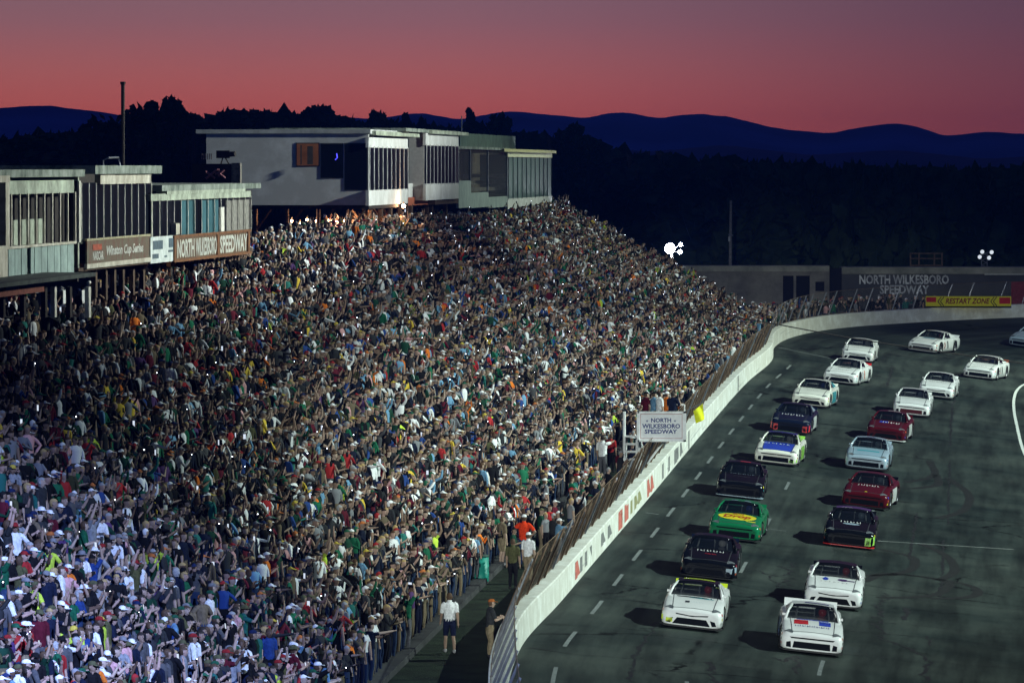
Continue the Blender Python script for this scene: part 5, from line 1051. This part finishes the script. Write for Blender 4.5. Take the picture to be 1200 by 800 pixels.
# ---- everybody else: one crowd mesh
def low(pose, head, sleeve):
    T_, hands, hx = skeleton(pose, False); V = []; Fq = []; K = []; armlen = 1 + head if sleeve == 0 else 4
    def addp(V0, F0, kinds):
        b = sum(len(q) for q in V); V.append(np.array(V0, float)); Fq.extend([tuple(i + b for i in q) for q in F0]); K.extend(kinds)
    for pts, ra, rb, kd in T_:
        if kd in ('shoe',): continue
        if kd == 'torso': sel = [0, 2, 3, 5, 6, 8]; n = 7
        elif kd == 'head': sel = [0, 2, 4, 5, 7]; n = 6
        elif kd == 'leg': sel = [0, 2, 4, 5]; n = 5
        elif kd == 'arm': sel = [0, 2, 4, 6, 7]; n = 5
        elif kd == 'hand': sel = [0, 1, 2]; n = 4
        else: sel = [0, 2]; n = 5
        V0, Q, Cc = tube_geo([pts[i] for i in sel], [ra[i] * (1.09 if kd in ('torso',) else 1) for i in sel], [rb[i] * (1.1 if kd == 'torso' else 1) for i in sel], n); kk = []
        nseg = len(sel) - 1
        for q in Q:
            seg = q[0] // n; zc = np.mean([V0[i][2] for i in q]); xc = np.mean([V0[i][0] for i in q])
            if kd == 'torso': kk.append(1 if zc > .95 else 2)
            elif kd == 'leg': kk.append(2)
            elif kd == 'arm': kk.append(1 if seg < armlen else 0)
            elif kd == 'head': kk.append(3 if (zc > 1.69 or (xc < hx - .03 and zc > 1.58)) else 0)
            else: kk.append(0)
        addp(V0, Q, kk)
        if kd in ('head', 'hand', 'leg', 'torso'): keepc = [c for c in Cc if max(c) < 0]
    if head:                                              # brim of a cap
        addp([(hx + .06, -.075, 1.70), (hx + .06, .075, 1.70), (hx + .185, .05, 1.672), (hx + .185, -.05, 1.672)], [(0, 1, 2, 3)], [3])
    ph = POSES[pose][3]
    if ph:
        s = -1 if ph == 'r' else 1; pl, fo, side, flat = hands[s]; c = pl + fo * .05
        if pose in ('phone_both', 'phone_high', 'chest_phone'): c = (hands[-1][0] + hands[1][0]) / 2 + fo * .04
        bb = MB().box(c + (-.006, -.04, -.08), c + (.006, .04, .08)); addp(bb.v, bb.f, [4, 4, 4, 4, 4, 5]); b2 = MB().box(c + (-.004, -.024, .03), c + (.02, .0, .055)); addp(b2.v, b2.f, [6] * 6)
    return np.concatenate(V), Fq, np.array(K)
LOW = {(p, c, q): low(p, c, q) for p in POSES if p != 'walk' for c in (0, 1) for q in (0, 1)}
rest = [i for i in range(len(folk)) if i not in ind and prj[i][0] > -40 and prj[i][1] < 860]
cand = np.array([[q[0], q[1]] for q in [G3(n[0], n[1]) for n in NAMED]])
AV = []; AF = []; AC = []; AM = []; vb = 0
for i in rest:
    fl = folk[i]
    if np.min(np.hypot(cand[:, 0] - fl[0], (cand[:, 1] - fl[1]) * .4)) < .42: continue
    pose = PKEYS[rng.choice(len(PKEYS), p=PPROB)]; sh = pick(SHIRT); capped = int(random.random() < .52); V, Q, K = LOW[(pose, capped, int(random.random() < .3))]; s = (.93 + .13 * random.random()) * (.76 if random.random() < .05 else 1); ca, sa = math.cos(fl[3]), math.sin(fl[3]); wd = .92 + .25 * random.random()
    X, Yv, Z = V[:, 0] * s * wd, V[:, 1] * s * wd, V[:, 2] * s; AV.append(np.stack([fl[0] + X*ca - Yv*sa, fl[1] + X*sa + Yv*ca, fl[2] + Z], 1))
    sk = SKIN[rng.choice(5, p=[.3, .27, .2, .15, .08])][1]; lg = pick(LEG)[1]; hd = pick(CAPC)[1] if capped else pick(HAIR)[1]; br = .8 + .4 * random.random(); lit = random.random()
    cols = np.array([np.array(sk) * .9, np.array(sh[1]) * br * (1. if max(sh[1]) >= .5 else .9 if max(sh[1]) > 2.2 * min(sh[1]) + .02 else .58), np.array(lg) * .5, hd, (.012, .012, .014), (.1, .1, .12), (.012, .012, .014)]); AC.append(cols[K]); mi = np.zeros(len(K), np.int32); mi[K == 5] = 1 if lit < .3 else 0; mi[K == 6] = 2 if lit < .09 else 0; AM.append(mi)
    AF += [np.array(q) + vb for q in Q]; vb += len(V)
AV = np.concatenate(AV); AC = np.concatenate(AC); AM = np.concatenate(AM)
cme = bpy.data.meshes.new('crowd'); cme.vertices.add(len(AV)); cme.vertices.foreach_set('co', AV.astype(np.float32).ravel()); ln = np.array([len(q) for q in AF], np.int32); cme.loops.add(int(ln.sum())); cme.loops.foreach_set('vertex_index', np.concatenate(AF).astype(np.int32)); cme.polygons.add(len(AF)); cme.polygons.foreach_set('loop_start', np.concatenate([[0], np.cumsum(ln)[:-1]]).astype(np.int32)); cme.update(calc_edges=True)
cme.polygons.foreach_set('material_index', AM); at = cme.attributes.new('cloth_colour', 'FLOAT_COLOR', 'FACE'); at.data.foreach_set('color', np.concatenate([AC, np.ones((len(AC), 1))], 1).astype(np.float32).ravel()); cme.shade_smooth()
cm_ = bpy.data.materials.new('clothes and skin'); cm_.use_nodes = True; b_n = cm_.node_tree.nodes['Principled BSDF']; b_n.inputs['Roughness'].default_value = .9; b_n.inputs['Specular IOR Level'].default_value = .08; an = cm_.node_tree.nodes.new('ShaderNodeAttribute'); an.attribute_name = 'cloth_colour'; cm_.node_tree.links.new(an.outputs['Color'], b_n.inputs['Base Color'])
for q in (cm_, screen_m, led_m): cme.materials.append(q)
crowd = bpy.data.objects.new('crowd', cme); C.objects.link(crowd); stuff(crowd)
print('people', len(folk), 'crowd faces', len(AF), flush=True)
# green bins on the grass
binm = mat('green plastic barrel', (.01, .2, .15), .5, var=.15)
for k, (px, py, lb) in enumerate(((563, 681, 'teal green rubbish barrel on the grass, the nearer of two'), (572, 654, 'teal green rubbish barrel on the grass, the farther of two'))):
    g = G3(px, py); t = thing('rubbish_barrel', lb, 'bin', g, 'green barrels on the grass'); b_ = MB(); b_.tube([(0, 0, 0), (0, 0, .02), (0, 0, .3), (0, 0, .31), (0, 0, .6), (0, 0, .61), (0, 0, .88)], [.27, .285, .3, .285, .3, .285, .29], 16); b_.build('barrel', binm, t, True); b_ = MB(); b_.tube([(0, 0, .86), (0, 0, .92)], [.31, .31], 16); b_.build('rim', mat('dark barrel rim', (.02, .05, .04), .6), t, True)

# ================================================================== TREES, FOREST, MOUNTAINS
leafm = mat('dark summer foliage', (.03, .045, .02), .8, var=.5, scale=.6); barkm = mat('dark bark', (.05, .04, .03), .9, var=.3)
def crown_mesh(seed, kind, n=2600, hgt=10., wid=4.):
    r = np.random.default_rng(seed); cl = []
    if kind == 'round':
        for k in range(26): a = r.uniform(0, 2*math.pi); t = r.uniform(.25, 1); w = wid * math.sin(math.pi * min(.95, (t - .12))) ** .7 * r.uniform(.35, 1); cl.append((w*math.cos(a), w*math.sin(a), hgt*t, r.uniform(.7, 1.5) * wid / 4))
    elif kind == 'pine':
        for k in range(30): t = .15 + .85 * k / 30; a = r.uniform(0, 2*math.pi); w = wid * (1.02 - t) * r.uniform(.3, 1); cl.append((w*math.cos(a), w*math.sin(a), hgt*t, (.35 + .8*(1.05 - t)) * wid / 4))
    else:
        for k in range(14): a = r.uniform(0, 2*math.pi); t = r.uniform(.45, 1); w = wid * r.uniform(.3, 1) * (1 - .4*abs(t - .7)); cl.append((w*math.cos(a), w*math.sin(a), hgt*t, r.uniform(.7, 1.2) * wid / 4))
    cl = np.array(cl); c = cl[r.integers(0, len(cl), n)]; d = r.normal(size=(n, 3)); d /= np.linalg.norm(d, axis=1)[:, None]; rr = r.uniform(.2, 1, n)**.5; P_ = c[:, :3] + d * (rr * c[:, 3])[:, None] * np.array([1, 1, .75]); u = r.normal(size=(n, 3)); u /= np.linalg.norm(u, axis=1)[:, None]; w = np.cross(u, r.normal(size=(n, 3))); w /= np.linalg.norm(w, axis=1)[:, None]; sz = r.uniform(.22, .46, n)[:, None] * (wid / 4)**.5
    V = np.stack([P_ - u*sz, P_ + w*sz*.8, P_ + u*sz, P_ - w*sz*.8], 1).reshape(-1, 3); return V, cl
CROWN = {}
def tree(px, ytop, Y, kind, hgt, wid, label, seed, ybase=None):
    top = P(px, ytop, Y); key = (kind, seed % 4)
    if key not in CROWN:
        V, cl = crown_mesh(seed % 4 + 10 * len(kind), kind); CROWN[key] = (gmesh('crown', V, [(4*i, 4*i+1, 4*i+2, 4*i+3) for i in range(len(V)//4)]), cl, V[:, 2].max())
    me, cl, zt_ = CROWN[key]; k = hgt / 10.; t = thing('tree', label, 'tree', (top[0], Y, top[2] - zt_ * k), 'trees on the skyline behind the stand'); c = put('crown', me, leafm, t); c.scale = (wid/4, wid/4, k); c.rotation_euler = (0, 0, seed * 1.3)
    b_ = MB(); b_.tube([(0, 0, -3), (.05, 0, hgt*.3), (0, .1, hgt*.62), (.1, 0, hgt*.92)], [.32, .26, .16, .05], 7)
    for q in cl[::4]: b_.tube([(0, 0, q[2]*k*.75), (q[0]*wid/4*.6, q[1]*wid/4*.6, q[2]*k*.97)], [.09, .03], 5)
    b_.build('trunk', barkm, t)
SKY = [(20, 178, 420, 'round', 9, 5), (58, 158, 430, 'round', 11, 5), (95, 165, 440, 'round', 11, 5.5), (133, 150, 430, 'round', 12, 4.5), (155, 122, 425, 'round', 14, 4), (176, 126, 440, 'pine', 14, 4), (196, 132, 445, 'round', 13, 3.6), (226, 113, 400, 'open', 15, 2.8), (211, 131, 420, 'pine', 13, 2.6), (252, 134, 450, 'round', 12, 4.5), (283, 130, 455, 'round', 13, 4.5), (312, 137, 450, 'round', 12, 4), (338, 131, 460, 'round', 13, 4), (366, 133, 455, 'round', 13, 3.6), (396, 124, 430, 'round', 13, 3.4), (440, 130, 420, 'round', 12, 2.4), (412, 150, 450, 'round', 11, 4), (476, 140, 450, 'pine', 12, 2.2), (493, 143, 455, 'pine', 12, 1.8), (551, 134, 440, 'pine', 12, 2.), (566, 133, 440, 'round', 12, 2.6), (580, 146, 450, 'pine', 11, 2.2), (673, 150, 432, 'pine', 15, 4.6), (691, 166, 436, 'pine', 14, 3.8), (657, 158, 440, 'pine', 13, 3.2)]
WHERE = ['at the far left edge', 'second from the left edge of the skyline', 'third from the left edge of the skyline', 'just left of the tall dark pole', 'right beside the tall dark pole', 'slender, second right of the tall dark pole', 'third right of the tall dark pole', 'tallest, with an airy open head above the skyline', 'small, just left of the airy tallest tree', 'just right of the airy tallest tree', 'above the left end of the press box roof', 'second along above the press box roof', 'third along above the press box roof', 'fourth along above the press box roof', 'dense round head above the middle of the press box', 'small round head standing alone above the press box windows', 'low, behind the middle of the press box roof', 'small pointed, left of the second press box', 'tiny pointed, above the second press box', 'pointed, above the glass seating room', 'rounded, above the glass seating room', 'low pointed, right above the glass seating room', 'tall pointed, right of the glass curtain wall', 'shorter pointed, farthest right of the glass suites', 'pointed, directly behind the glass curtain wall end']
for k, q in enumerate(SKY): tree(q[0], q[1] - (9 if q[3] == 'pine' else 3), q[2], q[3], q[4], q[5] * (1.35 if q[3] == 'round' else 1.15), f'dark tree {WHERE[k]}', k * 7 + 3)
# the wood behind: one dark mass of crowns
fv = []; ff = []; nb = 0; r = np.random.default_rng(5); base = {k: crown_mesh(40 + j, k, 420, 10, 4)[0] for j, k in enumerate(('round', 'pine', 'open'))}
for k in range(330):
    px = -60 + 1340 * (k * .6180339 % 1); Y = r.uniform(440, 620); ytop = np.interp(px, [-60, 60, 300, 650, 690, 760, 830, 900, 980, 1060, 1130, 1260], [180, 172, 145, 175, 182, 196, 200, 205, 210, 208, 212, 212]) + abs(r.normal(0, 5)) + (Y - 440) * -.01; kind = ('round', 'round', 'pine')[k % 3]; top = P(px, ytop, Y); h = r.uniform(12, 17); w = r.uniform(3.2, 6.5); V = base[kind] * np.array([w/4, w/4, h/10]); a = r.uniform(0, 6.28); V = np.stack([V[:, 0]*math.cos(a) - V[:, 1]*math.sin(a), V[:, 0]*math.sin(a) + V[:, 1]*math.cos(a), V[:, 2]], 1); V = V * np.array([1, 1, 1]) ; mid = (V.reshape(-1, 4, 3)).mean(1, keepdims=True); V = (mid + (V.reshape(-1, 4, 3) - mid) * 2.6).reshape(-1, 3); V += np.array([top[0], Y, top[2] - h]); fv.append(V); ff += [(nb+4*i, nb+4*i+1, nb+4*i+2, nb+4*i+3) for i in range(len(V)//4)]; nb += len(V)
    for j in range(7): q = np.array([top[0] + r.normal(0, w*.5), Y + r.normal(0, 2), top[2] - h - 2 + 1.2*j]); s_ = 1.6; fv.append(np.array([q + (-s_, 0, -s_), q + (s_, .4, -s_), q + (s_*.8, 0, s_), q + (-s_, -.4, s_*.9)])); ff.append((nb, nb+1, nb+2, nb+3)); nb += 4
stuff(mk('forest', np.concatenate(fv), ff, leafm))
mtm = mat('haze tinted far wooded mountain', (.055, .12, .42), .95, var=.3, scale=.004); mtn = mat('haze tinted nearer wooded ridge', (.025, .05, .17), .95, var=.3, scale=.004)  # blue of the distant haze is put into both ridges' base colours
def ridge(Y, pts, dpt, seed):
    r = np.random.default_rng(seed); xs_ = np.arange(-1500, 2700, 5.); hs_ = np.interp(xs_, [p[0] for p in pts], [p[1] for p in pts]) + np.where((xs_ < -120) | (xs_ > 1330), 5 * np.sin(xs_ / 61.) + 3 * np.sin(xs_ / 23.), 0); k = np.ones(5) / 5; hs_ = np.convolve(np.pad(hs_, 2, 'edge'), k, 'valid'); v = []; f = []; n = 14
    rough = sum(r.normal(0, 1, len(xs_)) * a for a in (.5,)); rough = np.convolve(rough, np.ones(3)/3, 'same')
    gul = np.cumsum(r.normal(0, 1, (n + 1, len(xs_))), 1) * .02
    for j in range(n + 1):
        t = j / n
        for i, px in enumerate(xs_): top = P(px, hs_[i] + rough[i], Y); yy = Y + (t - .5) * dpt + gul[j, i] * dpt * .05; z = -40 + (top[2] + 40) * max(0, math.sin(math.pi * t)) ** .8; v.append((top[0] * (yy / Y), yy, z))
    m = len(xs_)
    for j in range(n):
        for i in range(m - 1): f.append((j*m+i, j*m+i+1, (j+1)*m+i+1, (j+1)*m+i))
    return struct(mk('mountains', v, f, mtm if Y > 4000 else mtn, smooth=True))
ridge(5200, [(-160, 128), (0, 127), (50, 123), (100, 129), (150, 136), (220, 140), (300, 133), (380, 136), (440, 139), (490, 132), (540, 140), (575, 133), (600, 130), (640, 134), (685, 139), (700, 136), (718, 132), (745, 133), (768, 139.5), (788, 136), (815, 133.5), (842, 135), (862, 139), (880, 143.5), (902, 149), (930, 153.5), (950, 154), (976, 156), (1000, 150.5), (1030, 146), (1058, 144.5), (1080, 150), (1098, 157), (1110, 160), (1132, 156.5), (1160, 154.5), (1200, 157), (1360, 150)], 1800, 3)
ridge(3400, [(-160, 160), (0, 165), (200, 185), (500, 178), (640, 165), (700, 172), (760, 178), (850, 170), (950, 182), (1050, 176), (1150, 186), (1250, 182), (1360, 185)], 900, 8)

HAZE = 6.5e-5
hm_ = bpy.data.materials.new('evening haze'); hm_.use_nodes = True; N = hm_.node_tree.nodes; N.clear(); ho = N.new('ShaderNodeOutputMaterial'); hv = N.new('ShaderNodeVolumePrincipled'); hv.inputs['Color'].default_value = (.05, .2, 1, 1); hv.inputs['Density'].default_value = HAZE; hm_.node_tree.links.new(hv.outputs[0], ho.inputs['Volume'])
if HAZE: stuff(MB().box((-6500, -70, -100), (6500, 7900, 95)).build('haze', hm_))

# ================================================================== SKY, LIGHT, CAMERA
w = bpy.data.worlds.new('World'); SC.world = w; w.use_nodes = True; N = w.node_tree.nodes; L = w.node_tree.links; N.clear()
out = N.new('ShaderNodeOutputWorld'); bg = N.new('ShaderNodeBackground'); tc = N.new('ShaderNodeTexCoord'); sx = N.new('ShaderNodeSeparateXYZ'); L.new(tc.outputs['Generated'], sx.inputs[0])
def mrange(src, a, b, c, d):
    m = N.new('ShaderNodeMapRange'); m.interpolation_type = 'SMOOTHSTEP'; L.new(src, m.inputs[0])
    for i, q in enumerate((a, b, c, d)): m.inputs[i+1].default_value = q
    return m.outputs[0]
el = N.new('ShaderNodeMapRange'); L.new(sx.outputs[2], el.inputs[0]); el.inputs[1].default_value = 0; el.inputs[2].default_value = .2
rp = N.new('ShaderNodeValToRGB'); L.new(el.outputs[0], rp.inputs['Fac']); cr = rp.color_ramp
stops = [(0., (.57, .098, .072)), (.045, (.55, .112, .092)), (.095, (.41, .12, .12)), (.14, (.28, .12, .145)), (.18, (.21, .12, .155)), (.35, (.04, .036, .07)), (1., (.008, .012, .028))]
cr.elements[0].position = stops[0][0]; cr.elements[0].color = (*stops[0][1], 1); cr.elements[1].position = 1; cr.elements[1].color = (*stops[-1][1], 1)
for p_, c_ in stops[1:-1]: e_ = cr.elements.new(p_); e_.color = (*c_, 1)
side_ = mrange(sx.outputs[0], -.03, .125, 1., .3)
mixs = N.new('ShaderNodeMix'); mixs.data_type = 'RGBA'; mixs.inputs[6].default_value = (.06, .026, .06, 1); L.new(side_, mixs.inputs[0]); L.new(rp.outputs['Color'], mixs.inputs[7])
back = mrange(sx.outputs[1], -.1, .7, 0., 1.); mixb = N.new('ShaderNodeMix'); mixb.data_type = 'RGBA'; mixb.inputs[6].default_value = (.010, .024, .085, 1); L.new(back, mixb.inputs[0]); L.new(mixs.outputs[2], mixb.inputs[7])
sky = N.new('ShaderNodeTexSky'); sky.sky_type = 'NISHITA'; sky.sun_disc = False; sky.sun_elevation = math.radians(-3); sky.sun_rotation = math.radians(-8)
sc2 = N.new('ShaderNodeMix'); sc2.data_type = 'RGBA'; sc2.blend_type = 'ADD'; sc2.inputs[0].default_value = .02; L.new(mixb.outputs[2], sc2.inputs[6]); L.new(sky.outputs[0], sc2.inputs[7])
L.new(sc2.outputs[2], bg.inputs['Color']); bg.inputs['Strength'].default_value = 1.; L.new(bg.outputs[0], out.inputs[0])
def flood(name, loc, aim, power, ang, col, soft=1.0, blend=.5):
    l = bpy.data.lights.new(name, 'SPOT'); l.energy = power; l.color = col; l.spot_size = math.radians(ang); l.spot_blend = blend; l.shadow_soft_size = soft; o = bpy.data.objects.new(name, l); C.objects.link(o); o.location = loc
    o.rotation_euler = (Vector(aim) - Vector(loc)).to_track_quat('-Z', 'Y').to_euler(); return o
tf = flood('track_floodlight', (232, 195, 150), (16.5, 246, 0), 5300000, 57, (.80, 1., .90), 1.6, .8); tf.scale = (1, .152, 1)
flood('far_stand_floodlight', (120, 322, 90), (4, 320, 9), 520000, 35, (.84, 1., .80), 1.2, .9)
sf_ = flood('suite_fill_light', (150, 221, 66), (-11, 220, 18), 2100000, 54, (.9, 1., .92), 1.2, .8); sf_.scale = (1, .095, 1)  # unseen lamp added to brighten the suite and press box fronts
tl_ = flood('camera_side_fill_light', (-5, -12, 34), (12.5, 240, 2.2), 1000000, 10.5, (.9, 1., .95), .8, .5); tl_.scale = (1, .98, 1)  # unseen lamp added behind the camera to fill car fronts and sign
flood('near_stand_floodlight', (6, 70, 44), (-10, 112, 5), 580000, 41, (.36, .5, 1.), .6, 1.)
cam = bpy.data.cameras.new('camera'); co = bpy.data.objects.new('camera', cam); C.objects.link(co); co.location = (0, 0, H); co.rotation_euler = (math.pi/2 - PITCH, 0, 0)
cam.sensor_fit = 'HORIZONTAL'; cam.sensor_width = 36; cam.lens = 36 * F / 1200; cam.clip_end = 20000; cam.clip_start = 1; SC.camera = co
SC.view_settings.view_transform = 'Standard'; SC.view_settings.look = 'None'; SC.view_settings.gamma = 1; SC.view_settings.exposure = 0
SC.cycles.use_denoising = True; SC.cycles.max_bounces = 5; SC.cycles.transparent_max_bounces = 12; SC.cycles.sample_clamp_indirect = 4
